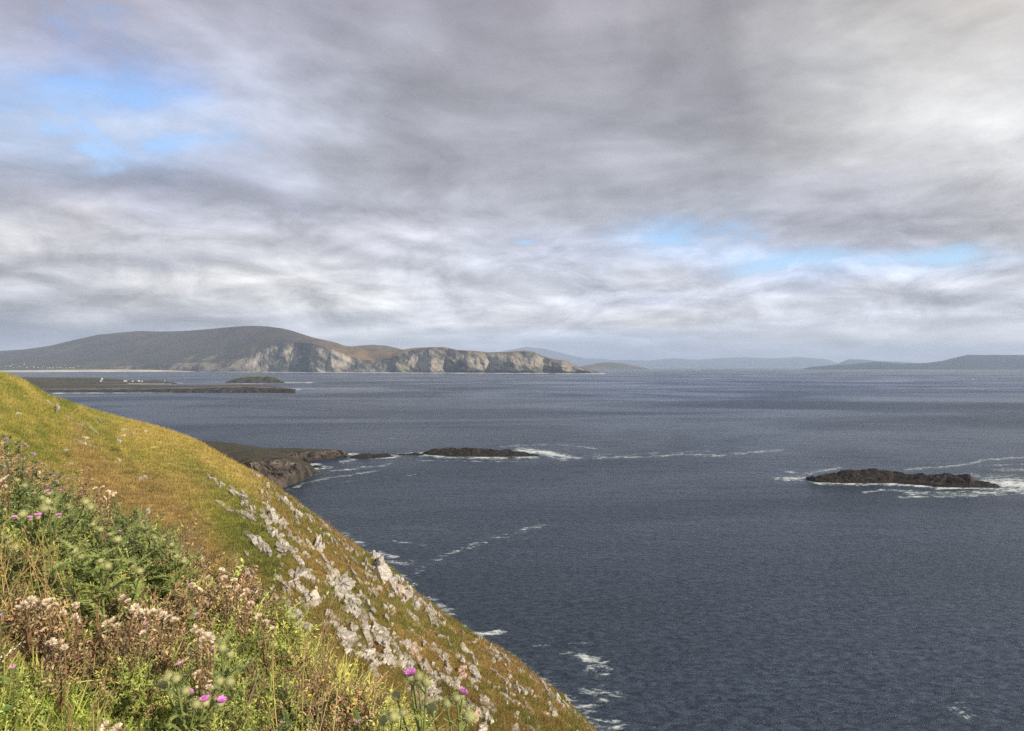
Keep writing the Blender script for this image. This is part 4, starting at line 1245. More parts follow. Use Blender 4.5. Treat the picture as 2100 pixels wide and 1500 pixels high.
def edge_rocks():
    r = np.random.default_rng(55)
    for where, x0, x1, n in (('above the big outcrop', 560, 780, 16), ('below the big outcrop', 855, 1010, 20), ('in the bottom corner', 1010, 1222, 34)):
        xs = np.sort(r.uniform(x0, x1, n))
        for i, px in enumerate(xs):
            ln = r.uniform(9, 24); wd = ln * r.uniform(.35, .8)
            py = float(tb(T_sil, px)) + abs(r.normal(0, 9)) + 3
            make_rock(px, py, ln, wd, r.uniform(30, 70), 'rock', f'{ORD[i]} from left of the jagged skyline edge rocks {where}', 'jagged rocks along the skyline edge of the slope', tint=r.uniform(0, .25), tall=r.uniform(.3, .6), seed=2000 + i + int(x0))


edge_rocks()


def small_stones():
    r = np.random.default_rng(77)
    k = 0
    while k < 190:
        px = r.uniform(480, 1190); sl_ = float(tb(T_sil, px))
        py = sl_ + 4 + abs(r.normal(0, 1)) * 120
        if noise3(np.array([(px - .9 * (py - 900)) / 60.]), np.array([py / 90.]), seed=61)[0] < -.02: continue
        if px < 560 and py > 1050: continue
        if py > float(np.interp(px, [a for a, b in WL], [b for a, b in WL])) + 10 or py > 1510: continue
        s = r.uniform(2.5, 6) * (1 + r.uniform() ** 4)
        make_rock(px, py, s * r.uniform(1.3, 2.6), s * 1.3, r.uniform(25, 65), 'stone', 'small pale loose stone lying in the turf of the rocky slope', 'small loose stones on the rocky slope', tint=r.uniform(0, .4), seed=900 + k, pieces=1)
        k += 1


small_stones()

# ================================================================ WEEDS ON THE NEAR BANK
def frame_to(d, roll=None):
    """rotation matrices whose z axis is d (m,3)"""
    d = d / np.linalg.norm(d, axis=-1, keepdims=True)
    up = np.where(np.abs(d[..., 2:3]) < .95, np.array([0, 0, 1.]), np.array([1., 0, 0]))
    x = np.cross(up, d); x /= np.linalg.norm(x, axis=-1, keepdims=True)
    y = np.cross(d, x)
    if roll is not None:
        c, s = np.cos(roll)[..., None], np.sin(roll)[..., None]
        x, y = x * c + y * s, -x * s + y * c
    return np.stack([x, y, d], -1)


def tmpl_leafblade():
    # a small pointed leaf along z, folded at the midrib, curling back
    v = np.array([[0, 0, 0], [-.22, .03, .35], [.22, .03, .35], [0, -.04, .4], [-.16, .0, .7], [.16, .0, .7], [0, -.02, .72], [0, .14, 1.0]])
    f = np.array([[0, 3, 1], [0, 2, 3], [1, 3, 6], [1, 6, 4], [3, 2, 5], [3, 5, 6], [4, 6, 7], [6, 5, 7]])
    c = np.array([.7, 1, 1, .8, 1, 1, .85, 1.15])
    return v, f, c


lv4 = (np.array([[0, 0, 0], [-.24, .05, .45], [.24, .05, .45], [0, -.05, .5], [0, .12, 1.0]]), np.array([[0, 3, 1], [0, 2, 3], [1, 3, 4], [3, 2, 4]]), np.array([.7, 1, 1.05, .8, 1.2]))


def tmpl_sprig(r, n=13, droop=.4, leaf=.24, narrow=1.0, stem=True):
    V, Fc, C = [], [], []; k = 0
    lv, lf, lc = tmpl_leafblade()
    bend = r.normal(0, .25, 2)
    def axis(t): return np.array([bend[0] * t * t, bend[1] * t * t, t])
    if stem:
        for j in range(4):
            p, q = axis(j / 4), axis((j + 1) / 4)
            w = .012
            V += [p + [-w, 0, 0], p + [w, 0, 0], q + [w, 0, 0], q + [-w, 0, 0]]
            Fc += [[k, k + 1, k + 2], [k, k + 2, k + 3]]; C += [.7] * 4; k += 4
    lv, lf, lc = lv4 if leaf < .205 else (lv, lf, lc)
    for j in range(n):
        t = .12 + .88 * (j + r.uniform(0, .5)) / n
        a = j * 2.4 + r.uniform(-.4, .4)
        tilt = droop + r.uniform(.2, .9)
        d = np.array([[math.cos(a) * math.sin(tilt), math.sin(a) * math.sin(tilt), math.cos(tilt)]])
        M = frame_to(d, np.array([r.uniform(-.8, .8) + math.pi]))[0]
        s = leaf * r.uniform(.6, 1.2) * (1.15 - .5 * t)
        vv = lv * np.array([narrow, 1, 1]) * s
        V += list(vv @ M.T + axis(t)); Fc += list(lf + k); C += list(lc * r.uniform(.75, 1.2)); k += len(lv)
    return np.array(V), np.array(Fc), np.array(C)


def tmpl_tuft(r, n=12, wd=.03, spreadv=.5):
    V, Fc, C = [], [], []; k = 0
    for j in range(n):
        a = r.uniform(0, 2 * math.pi); ln = r.uniform(.5, 1.0); le = abs(r.normal(0, spreadv)) * .7
        dx, dy = math.cos(a), math.sin(a)
        b = np.array([r.normal(0, .06), r.normal(0, .06), 0])
        sx, sy = -dy * wd, dx * wd
        pts = [b + np.array([dx * le * t * t * ln, dy * le * t * t * ln, ln * t * (1 - .35 * le * t)]) for t in (0, .4, .75, 1)]
        for q, ww in zip(pts[:3], (1, .85, .55)):
            V += [q + [-sx * ww, -sy * ww, 0], q + [sx * ww, sy * ww, 0]]
        V.append(pts[3])
        Fc += [[k, k + 1, k + 3], [k, k + 3, k + 2], [k + 2, k + 3, k + 5], [k + 2, k + 5, k + 4], [k + 4, k + 5, k + 6]]
        sh = r.uniform(.75, 1.2)
        C += [.5 * sh, .5 * sh, .9 * sh, .9 * sh, 1.05 * sh, 1.05 * sh, 1.2 * sh]; k += 7
    return np.array(V), np.array(Fc), np.array(C)


def tmpl_deadsprig(r, n=12):
    V, Fc, C = tmpl_sprig(r, n=n, droop=.3, leaf=.17, narrow=1.3)
    return V, Fc, C


def bank_samples(n, r, lo=0, hi=330, pxr=(-330, 960)):
    px = r.uniform(pxr[0], pxr[1], n * 3)
    wl = np.interp(px, [a for a, b in WL], [b for a, b in WL])
    py = wl + lo + (1720 - wl) * r.uniform(0, 1, n * 3) ** .9
    y = inv_bank(px, py)
    ok = (y > 1.2) & (y < tb(T_ye, px) + .35)
    px, py, y = px[ok][:n], py[ok][:n], y[ok][:n]
    x = (px - CX) / F * y
    return px, py, x, y


def zone(px, py, pts):
    v = 0
    for gx, gy, rx, ry in pts:
        v = np.maximum(v, np.exp(-(((px - gx) / rx) ** 2 + ((py - gy) / ry) ** 2)))
    return v


def undergrowth():
    r = np.random.default_rng(5)
    B1, B2, B3 = Bag(), Bag(), Bag()
    # where things grow is given by where the plants' feet are on the bank
    brownz = [(120, 1400, 200, 110), (300, 1400, 180, 90), (10, 1300, 120, 70), (480, 1330, 120, 60), (620, 1480, 160, 60), (40, 1010, 130, 60), (180, 1040, 110, 50), (400, 1220, 90, 50), (440, 1300, 130, 60), (700, 1560, 120, 60)]
    stripz = [(150, 1300, 130, 34), (20, 1290, 80, 36), (560, 1450, 40, 40)]
    greenz = [(150, 1300, 150, 40), (20, 1290, 80, 40), (160, 1320, 150, 45), (40, 1570, 120, 60), (420, 1400, 80, 40), (540, 1430, 150, 70), (100, 1200, 120, 50), (330, 1280, 120, 40)]
    darkz = [(60, 1110, 170, 70), (250, 1180, 170, 70), (140, 1170, 200, 60)]
    limez = [(690, 1440, 80, 60), (770, 1540, 90, 70), (620, 1410, 60, 40), (850, 1600, 100, 60)]

    def cols(px, py, n, kind):
        nz = noise3(px / 60, py / 60, seed=311) + .6 * noise3(px / 18, py / 18, seed=312)
        b = zone(px, py, brownz); g = zone(px, py, greenz); d = zone(px, py, darkz); l = zone(px, py, limez)
        wts = np.stack([.50 + .7 * g, .22 + 1.0 * b + .25 * np.clip(nz, 0, 1), .12 + 1.1 * d, .05 + 1.5 * l, .16 + .3 * b + 0 * g], -1)
        wts *= r.uniform(.35, 1, wts.shape)
        k = wts.argmax(1)
        pal = np.array([(.33, .38, .10), (.36, .26, .15), (.19, .24, .09), (.56, .54, .17), (.70, .58, .38)])
        c = pal[k] * np.exp(r.normal(0, .38, (n, 1))) * (1 + r.normal(0, .07, (n, 3)))
        return np.clip(c, .01, .8), k
    # leafy and dead sprigs
    for ti in range(10):
        tv, tf, tcol = tmpl_sprig(r, n=int(r.integers(12, 20)), droop=r.uniform(.1, .7), leaf=r.uniform(.11, .20), narrow=r.uniform(.55, 1.3))
        px, py, x, y = bank_samples(5200, r)
        kp = r.uniform(0, 1, len(px)) > .85 * zone(px, py, stripz)
        px, py, x, y = px[kp], py[kp], x[kp], y[kp]
        n = len(px)
        c, k = cols(px, py, n, 0)
        cl = noise3(x / .34, y / .34, seed=341) + .5 * noise3(x / .13, y / .13, seed=342)
        hs = (.06 + .10 * r.uniform(0, 1, n)) * np.clip(y / 3.0, .75, 1.3) * np.clip(1.0 + .8 * cl, .6, 1.35)
        d = np.stack([r.normal(.1, .95, n), r.normal(-.2, .95, n), np.ones(n)], -1)
        M = frame_to(d, r.uniform(0, 6.28, n)) * hs[:, None, None]
        z = ground(x, y)
        pos = np.stack([x, y, z + r.uniform(-.02, .17, n) * np.clip(1 + 1.6 * cl, .25, 1.5)], -1)
        dead = (k == 1) | (k == 4)
        for sel, bag in ((~dead, B1), (dead, B2)):
            if sel.any():
                bag.add(*spread(tv, tf, tcol, M[sel], pos[sel], c[sel]))
    # grass between them
    for ti in range(5):
        tv, tf, tcol = tmpl_tuft(r, n=11, wd=.014, spreadv=.8)
        px, py, x, y = bank_samples(2200, r)
        n = len(px)
        g = np.maximum(zone(px, py, greenz), zone(px, py, limez))
        keep = r.uniform(0, 1, n) < .25 + .9 * g
        px, py, x, y, g = px[keep], py[keep], x[keep], y[keep], g[keep]; n = len(px)
        hs = (.14 + .16 * r.uniform(0, 1, n))
        d = np.stack([r.normal(.3, .5, n), r.normal(-.1, .5, n), np.ones(n)], -1)
        M = frame_to(d, r.uniform(0, 6.28, n)) * hs[:, None, None]
        pos = np.stack([x, y, ground(x, y) + .0], -1)
        c = mixc(r.uniform(0, 1, n) ** 2, (.26, .38, .05), (.60, .52, .20)) * r.uniform(.8, 1.25, (n, 1))
        li = zone(px, py, limez)
        c = mixc(np.clip(li, 0, 1) * .7, c, (.66, .58, .20))
        B3.add(*spread(tv, tf, tcol, M, pos, c))
    tag(B1.build('undergrowth', M_leaf), 'mass of low green leafy weeds covering the bank in front', 'undergrowth', kind='stuff')
    tag(B2.build('undergrowth', M_dead), 'brown and straw coloured withered weeds mixed through the green bank', 'withered weeds', kind='stuff')
    tag(B3.build('grass', M_grass), 'long fresh grass growing between the weeds on the near bank', 'grass', kind='stuff')


undergrowth()


# ---------------------------------------------------------------- single plants
def tube(bag, pts, r0, r1, col, sides=5):
    pts = np.array(pts, float); n = len(pts)
    tang = np.gradient(pts, axis=0)
    M = frame_to(tang)
    a = np.arange(sides) * 2 * math.pi / sides
    rad = np.linspace(r0, r1, n)
    ring = np.stack([np.cos(a), np.sin(a), 0 * a], -1)
    V = np.einsum('nij,kj->nki', M, ring) * rad[:, None, None] + pts[:, None, :]
    Fc = []
    for i in range(n - 1):
        for j in range(sides):
            p, q = i * sides + j, i * sides + (j + 1) % sides
            Fc += [[p, q, q + sides], [p, q + sides, p + sides]]
    bag.add(V.reshape(-1, 3), np.array(Fc), col)


def curve(p0, p1, sag=0.0, side=0.0, n=9, up=None):
    p0, p1 = np.array(p0, float), np.array(p1, float)
    L = np.linalg.norm(p1 - p0)
    t = np.linspace(0, 1, n)[:, None]
    c = p0 * .5 + p1 * .5 + np.array([side * L, 0, sag * L])
    return (1 - t) ** 2 * p0 + 2 * t * (1 - t) * c + t ** 2 * p1


def thistle_leaf(bag, base, d, L, r, col, droop=.5):
    """a deeply lobed spiny leaf: midrib with pairs of pointed lobes"""
    d = np.array(d, float); d /= np.linalg.norm(d)
    side = np.cross(d, [0, 0, 1.]); side /= np.linalg.norm(side) + 1e-9
    up = np.cross(side, d)
    nl = 7
    V, Fc, C = [], [], []; k = 0
    def mid(t): return np.array(base) + d * L * t + up * (L * (.18 * t - droop * t * t))
    prev = None
    for i in range(nl + 1):
        t = i / nl
        V.append(mid(t)); C.append(1.25)
    k = nl + 1
    for i in range(nl):
        t = (i + .5) / nl
        wl = L * .30 * math.sin(math.pi * min(t * .9 + .14, 1)) * r.uniform(.8, 1.15)
        for sg in (-1, 1):
            tip = mid(t) + side * sg * wl + d * L * .07 + up * wl * r.uniform(.1, .6)
            tip2 = mid(t) + side * sg * wl * .8 + d * L * .15 - up * wl * r.uniform(-.1, .3)
            bs = mid(min(t + .45 / nl, 1)); bf = mid(max(t - .45 / nl, 0))
            inn = mid(t) + side * sg * wl * .35 + up * wl * .1
            V += [bf, bs, inn, tip, tip2]; C += [.8, .8, .95, 1.25, 1.25]
            Fc += [[k, k + 1, k + 2], [k, k + 2, k + 3], [k + 2, k + 1, k + 4]]
            k += 5
    # narrow blade round the midrib
    for i in range(nl):
        w_ = L * .045 * (1 - i / nl * .7)
        a, b = mid(i / nl), mid((i + 1) / nl)
        V += [a - side * w_, a + side * w_, b + side * w_ * .8, b - side * w_ * .8]; C += [1.2] * 4
        Fc += [[k, k + 1, k + 2], [k, k + 2, k + 3]]; k += 4
    V = np.array(V); C = np.array(C)[:, None] * np.array(col)[None]
    bag.add(V, np.array(Fc), C)


def bud(bag, c, d, rad, r, col):
    """spiny globe of bracts"""
    M = frame_to(np.array([d], float))[0]
    D, Fc = ICO[3]
    P = D * np.array([1, 1, .95]) * rad
    P = P * (1 + .04 * np.sin(D[:, 2:3] * 22 + np.arctan2(D[:, 1:2], D[:, 0:1]) * 6))
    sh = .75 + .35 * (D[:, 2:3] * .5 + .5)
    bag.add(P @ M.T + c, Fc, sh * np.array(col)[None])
    n = 110
    i = np.arange(n) + .5
    ph = np.arccos(1 - 1.75 * i / n); th = math.pi * (1 + 5 ** .5) * i
    dd = np.stack([np.cos(th) * np.sin(ph), np.sin(th) * np.sin(ph), np.cos(ph)], -1)
    out = dd + np.array([0, 0, .35])
    out /= np.linalg.norm(out, axis=1, keepdims=True)
    base = dd * rad * .95
    Mi = frame_to(out, r.uniform(0, 6, n))
    tv = np.array([[-.09, 0, 0], [.09, 0, 0], [0, 0, 1.0]]) * rad * .62
    Vv, Ff, Cc = spread(tv, np.array([[0, 1, 2]]), np.array([.8, .8, 1.5]), Mi, base, np.tile(np.array(col) * 1.25, (n, 1)))
    bag.add(Vv @ M.T + c, Ff, Cc)


def brush(bag, c, d, rad, r, col, n=150, spread_=.75, length=1.5):
    M = frame_to(np.array([d], float))[0]
    a = r.uniform(0, 6.28, n); q = np.sqrt(r.uniform(0, 1, n))
    out = np.stack([np.cos(a) * q * spread_, np.sin(a) * q * spread_, np.ones(n)], -1)
    out /= np.linalg.norm(out, axis=1, keepdims=True)
    base = np.stack([np.cos(a) * q * rad * .45, np.sin(a) * q * rad * .45, np.zeros(n)], -1)
    Mi = frame_to(out, r.uniform(0, 6, n)) * (rad * length * r.uniform(.75, 1.1, n))[:, None, None]
    tv = np.array([[-.05, 0, 0], [.05, 0, 0], [.05, 0, .8], [-.05, 0, .8], [0, 0, 1.0]])
    V, Fc, C = spread(tv, np.array([[0, 1, 2], [0, 2, 3], [3, 2, 4]]), np.array([.6, .6, 1.1, 1.1, 1.3]), Mi, base, np.array(col)[None] * r.uniform(.75, 1.25, (n, 1)))
    bag.add(V @ M.T + c, Fc, C)


def root_empty(name, loc):
    e = bpy.data.objects.new(name, None)
    e.empty_display_size = .05
    e.location = loc
    COL.objects.link(e)
    return e


def at_px(px, py, y):
    return np.array(P3(px, py, y))


STEMC = (.19, .23, .07); LEAFC = (.245, .295, .095); BUDC = (.34, .35, .16); PURP = (.76, .33, .74)


def thistle(heads, y, basepx, label, seed, leafL=.11, nleaf=14, group='purple thistles on the near bank', dark=1.0, rad=.017, leafscale=1.0):
    """heads: (px, py, flowering, size, tiltx)"""
    r = np.random.default_rng(seed)
    bx = (basepx - CX) / F * y
    by = y + .05
    base = np.array([bx, by, float(ground(np.array([bx]), np.array([by]))[0]) - .01])
    rt = root_empty('thistle', base)
    tag(rt, label, 'thistle', group)
    bag = Bag()
    tops = [at_px(h[0], h[1], y + r.normal(0, .04)) for h in heads]
    cx = np.mean([t[0] for t in tops]); cz = np.mean([t[2] for t in tops])
    zt = max(t[2] for t in tops)
    top = tops[int(np.argmax([t[2] for t in tops]))]
    col = np.array(STEMC) * dark
    main = curve(base, top, sag=.0, side=r.normal(0, .05), n=16)
    tube(bag, main, .0065, .0035, col, 6)
    stems = [main]
    for t in tops:
        if t is top: continue
        f = np.clip((t[2] - base[2]) / (top[2] - base[2]) - .30, .12, .8)
        k = int(f * 15)
        br = curve(main[k], t, sag=-.10, side=r.normal(0, .08), n=9)
        tube(bag, br, .0042, .003, col, 5)
        stems.append(br)
    bag.build('stem', M_leaf, parent=rt, origin=base)
    j = 0
    for s in range(nleaf):
        st = stems[0] if s < nleaf * .6 else stems[int(r.integers(0, len(stems)))]
        k = int(r.integers(2, len(st) - 1)) if st is not main else int(1 + (len(st) - 3) * (s / (nleaf * .6)))
        k = min(k, len(st) - 1)
        a = s * 2.4 + r.uniform(-.5, .5)
        up = .55 + .3 * r.uniform()
        fb = Bag()
        hfrac = (st[k][2] - base[2]) / max(zt - base[2], .01)
        L = leafL * leafscale * (1.25 - .75 * hfrac) * r.uniform(.75, 1.15)
        thistle_leaf(fb, st[k], (math.cos(a), math.sin(a), up), L, r, np.array(LEAFC) * dark * r.uniform(.85, 1.3), droop=r.uniform(.2, .6))
        fb.build('leaf', M_leaf, parent=rt, origin=base)
    for t, h in zip(tops, heads):
        _, _, fl, sz, tx = h
        R = rad * sz
        d = np.array([tx, -.12, 1.0]); d /= np.linalg.norm(d)
        hb = Bag()
        bc = t - d * (R * .9 if fl else 0)
        bud(hb, bc, d, R if not fl else R * .8, r, np.array(BUDC) * r.uniform(.85, 1.1))
        hd = hb.build('flower_head', M_leaf, parent=rt, origin=base)
        fb = Bag()
        if fl:
            brush(fb, bc + d * R * .55, d, R * 1.05, r, PURP, n=260, spread_=.8, length=1.1)
            fb.build('petals', M_leaf, parent=hd, origin=base)
        else:
            brush(fb, bc + d * R * .75, d, R * .5, r, (.50, .42, .10), n=40, spread_=.5, length=.7)
            fb.build('petals', M_leaf, parent=hd, origin=base)
    return rt


thistle([(842, 1381, 1, 1.0, -.1), (846, 1396, 0, .85, 0), (857, 1388, 0, .85, .2), (874, 1399, 0, .85, .4), (812, 1428, 0, .8, -.2)], 2.1, 838,
        'tall thistle with one bright purple flower nearest the bottom middle', 1, nleaf=22, leafL=.10)
thistle([(949, 1420, 1, .85, .5), (936, 1432, 0, .75, .1), (916, 1443, 0, .9, -.1), (962, 1470, 0, 1.15, .3), (944, 1441, 0, .9, 0), (886, 1455, 0, .9, -.2)], 2.1, 925,
        'thistle with one tilted purple flower furthest right at the bottom edge', 2, nleaf=22, leafL=.10)
thistle([(788, 1478, 0, .9, -.2), (806, 1470, 0, .9, .2), (826, 1462, 0, .7, 0)], 2.05, 800, 'short thistle of green buds left of the nearest purple flower', 3, nleaf=12, leafL=.10)
thistle([(420, 1435, 1, .8, -.1), (454, 1437, 1, .8, .4), (390, 1419, 1, .6, .4), (345, 1388, 0, .85, -.2), (360, 1392, 0, .85, 0), (335, 1403, 0, .8, -.2), (380, 1418, 0, .8, 0), (365, 1427, 0, .9, -.1), (402, 1445, 0, .8, .1), (450, 1398, 0, .8, 0), (471, 1399, 0, .8, .2), (440, 1446, 0, .8, .2)], 2.15, 395,
        'broad pale green thistle with purple flowers at the bottom left centre', 4, nleaf=30, leafL=.125)
thistle([(78, 1057, 1, .8, 0), (62, 1062, 1, .6, .1), (121, 1057, 1, .65, .1), (30, 1061, 1, .6, 0), (28, 1066, 0, 1.0, -.2), (90, 1045, 0, 1.2, 0), (104, 1050, 0, 1.0, .1), (46, 1056, 0, 1.0, 0), (98, 1030, 0, .9, 0)], 3.3, 75,
        'thistle with a row of purple flowers near the left edge', 5, nleaf=26, leafL=.16, dark=.85)
thistle([(100, 1008, 1, .8, 0), (140, 1040, 0, 1.0, 0), (175, 1030, 0, 1.1, .2), (186, 1042, 0, 1.1, .2)], 3.7, 150, 'dark leafy thistle with pale buds left of the brown turf', 6, nleaf=24, leafL=.19, dark=.75)
# leafy thistles without open flowers
for i, (px, top, y, hh, lab) in enumerate([
        (35, 985, 4.3, 1, 'glossy dark green thistle against the left edge'), (70, 1010, 4.0, 1, 'dark green thistle clump behind the row of purple flowers'),
        (190, 1075, 3.6, 1, 'grey green spiny thistle left of the withered brown stems'), (225, 1095, 3.4, 1, 'sprawling spiny thistle in the middle of the green bank'),
        (300, 1090, 3.8, 1, 'bright leafed thistle against the brown turf'), (335, 1105, 3.7, 1, 'outermost green thistle on the brown turf side'),
        (150, 1130, 3.1, 1, 'thistle rosette above the bright strip of grass'), (270, 1160, 3.0, 1, 'low thistle above the yellow flower'),
        (205, 1150, 2.95, 1, 'silvery thistle beside the bright strip of grass'), (360, 1140, 3.5, 1, 'thistle standing nearest the rocky slope'),
        (15, 1110, 3.0, 1, 'thistle behind the dry straw coloured stalks'), (455, 1330, 2.5, 1, 'thistle amid the withered stems at bottom centre')]):
    thistle([(px, top, 0, .9, .1), (px + 16, top + 12, 0, .9, .3)], y, px, lab, 30 + i, nleaf=26, leafL=.18, dark=[.62, .7, .85, .75, .8, .75, .95, .9, 1.05, .8, .7, 1.0][i], group='leafy green thistles on the near bank')


def dry_thistle(heads, y, basepx, label, seed, n_extra=46, sz=1.0):
    r = np.random.default_rng(seed)
    bx = (basepx - CX) / F * y; by = y + .04
    base = np.array([bx, by, float(ground(np.array([bx]), np.array([by]))[0]) - .01])
    rt = root_empty('withered_thistle', base)
    tag(rt, label, 'dead thistle', 'withered thistles gone to seed')
    bag = Bag()
    brown = np.array((.20, .125, .07))
    tops = [at_px(h[0], h[1], y + r.normal(0, .06)) for h in heads]
    hub = base * .45 + np.mean(tops, 0) * .55
    tube(bag, curve(base, hub, side=r.normal(0, .06)), .005, .004, brown)
    for t in tops:
        tube(bag, curve(hub * .8 + base * .2, t, sag=-.1, side=r.normal(0, .1)), .0035, .002, brown * r.uniform(.8, 1.4))
    bag.build('stem', M_dead, parent=rt, origin=base)
    # curled dead leaves and bracts round the stems
    fb = Bag()
    lv, lf, lc = tmpl_leafblade()
    n = n_extra * len(tops)
    k = r.integers(0, len(tops), n); f = r.uniform(.1, 1.0, n)[:, None]
    T = np.array(tops)[k]
    pos = hub * (1 - f) + T * f + r.normal(0, .018, (n, 3)) + np.array([0, 0, -.01])
    M = frame_to(r.normal(0, 1, (n, 3)) + [0, 0, .3], r.uniform(0, 6, n)) * (r.uniform(.008, .024, n))[:, None, None]
    c = mixc(r.uniform(0, 1, n), (.16, .10, .055), (.62, .47, .28)) * r.uniform(.6, 1.25, (n, 1))
    fb.add(*spread(lv * [.8, 1, 1], lf, lc, M, pos, c))
    fb.build('foliage', M_dead, parent=rt, origin=base)
    for t, h in zip(tops, heads):
        R = .0125 * h[2] * sz
        hb = Bag()
        d = np.array([r.normal(0, .7), -.35 + r.normal(0, .4), 1.0]); d /= np.linalg.norm(d)
        # open dry bracts below, silky down above
        brush(hb, t - d * R * .8, d, R * 1.1, r, (.46, .31, .19), n=46, spread_=1.5, length=1.0)
        hd = hb.build('seed_head', M_dead, parent=rt, origin=base)
        wb = Bag()
        brush(wb, t - d * R * .3, d, R * .8, r, (.80, .69, .55), n=120, spread_=1.7, length=1.45)
        wb.build('down', M_dead, parent=hd, origin=base)


dry = [
    ([(50, 1240, 1.1), (66, 1231, 1.2), (74, 1236, 1.2), (58, 1247, .9), (38, 1246, .9)], 2.7, 62, 'withered thistle with cream down below the strip of bright grass, leftmost'),
    ([(95, 1234, 1), (106, 1232, 1), (114, 1240, .9), (101, 1246, .8), (88, 1244, .9)], 2.7, 100, 'withered thistle with brown and cream heads at the foot of the bright grass'),
    ([(155, 1242, 1), (152, 1266, 1.1), (160, 1270, .8), (130, 1256, .8)], 2.6, 150, 'withered thistle with two silky heads beside the strip of bright grass'),
    ([(250, 1226, 1), (262, 1233, .9), (278, 1246, 1.1), (285, 1256, 1.2), (288, 1268, 1.1), (270, 1250, .9)], 2.6, 272, 'withered thistle with a tall stack of cream down in the centre'),
    ([(300, 1255, .9), (312, 1255, 1), (324, 1253, .9), (335, 1262, 1.2), (346, 1267, 1.1), (358, 1272, 1)], 2.6, 325, 'withered thistle with a long row of brown and cream heads'),
    ([(218, 1279, 1), (230, 1272, 1), (293, 1298, .8), (240, 1284, .8)], 2.5, 232, 'withered thistle with small white tufts in the middle of the brown weeds'),
    ([(408, 1296, 1), (420, 1303, 1.1), (430, 1308, 1.3), (398, 1290, .9), (415, 1312, .8)], 2.4, 412, 'withered thistle leaning right with one bright silky head'),
    ([(108, 1317, 1), (120, 1318, 1), (100, 1320, .8), (132, 1328, .8)], 2.3, 112, 'withered thistle in the brown weeds above the lower left grass'),
    ([(455, 1170, 1.1), (460, 1186, 1.2), (480, 1190, 1), (470, 1205, 1)], 3.3, 462, 'withered thistle highest on the edge towards the rocky slope'),
    ([(487, 1207, 1.2), (498, 1222, 1.1), (505, 1212, 1), (515, 1238, 1)], 3.1, 492, 'withered thistle second highest on the edge towards the rocky slope'),
    ([(5, 985, 1.3), (14, 979, 1.2), (10, 998, 1.1)], 4.2, 8, 'withered thistle with pinkish heads against the left edge'),
    ([(196, 1002, 1.1), (210, 1000, 1), (222, 1010, 1.2), (235, 1014, 1.1), (215, 1022, 1), (200, 1016, .9)], 4.3, 212, 'withered brown thistle on the crest of the bank against brown turf'),
    ([(430, 1412, 1), (405, 1380, .9), (436, 1418, 1.1)], 2.2, 420, 'withered thistle just above the broad pale green thistle'),
    ([(215, 1490, 1.1), (240, 1494, 1)], 1.95, 226, 'withered thistle cut by the bottom edge of the photo'),
    ([(530, 1265, 1.1), (545, 1275, 1), (560, 1290, 1)], 2.9, 545, 'withered thistle below the rocks half way down the edge'),
    ([(395, 1200, .9), (425, 1185, .9), (410, 1210, .9)], 3.0, 410, 'withered thistle behind the long row of brown heads'),
]
for i, (hd, y, b, lab) in enumerate(dry):
    dry_thistle(hd, y, b, lab, 400 + i)


def field_flower(px, py, y, label, seed, n=1, size=1.0):
    """slender creeping thistle with small lilac heads"""
    r = np.random.default_rng(seed)
    bx = (px - CX) / F * y + r.normal(0, .03); by = y + .03
    base = np.array([bx, by, float(ground(np.array([bx]), np.array([by]))[0])])
    rt = root_empty('wildflower', base)
    tag(rt, label, 'wildflower', 'small lilac wildflowers on the bank')
    sb = Bag(); lb = Bag(); hs = []
    for k in range(n):
        t = at_px(px + (r.normal(0, 13) if k else 0), py + (abs(r.normal(0, 9)) if k else 0), y + r.normal(0, .05))
        st = curve(base, t, side=r.normal(0, .05))
        tube(sb, st, .0025, .0016, (.13, .15, .06), 4)
        m = 12
        q = r.integers(2, 9, m)
        M = frame_to(r.normal(0, 1, (m, 3)) + [0, 0, .6], r.uniform(0, 6, m)) * (r.uniform(.02, .045, m))[:, None, None]
        lv, lf, lc = tmpl_leafblade()
        lb.add(*spread(lv, lf, lc, M, st[q], np.array([(.11, .16, .05)]) * r.uniform(.8, 1.5, (m, 1))))
        hs.append(t)
    sb.build('stem', M_leaf, parent=rt, origin=base); lb.build('foliage', M_leaf, parent=rt, origin=base)
    for t in hs:
        hb = Bag()
        d = np.array([r.normal(0, .2), -.1, 1.])
        brush(hb, t, d, .0075 * size, r, (.78, .42, .74), n=60, spread_=.9, length=1.4)
        hb.build('flower_head', M_leaf, parent=rt, origin=base)


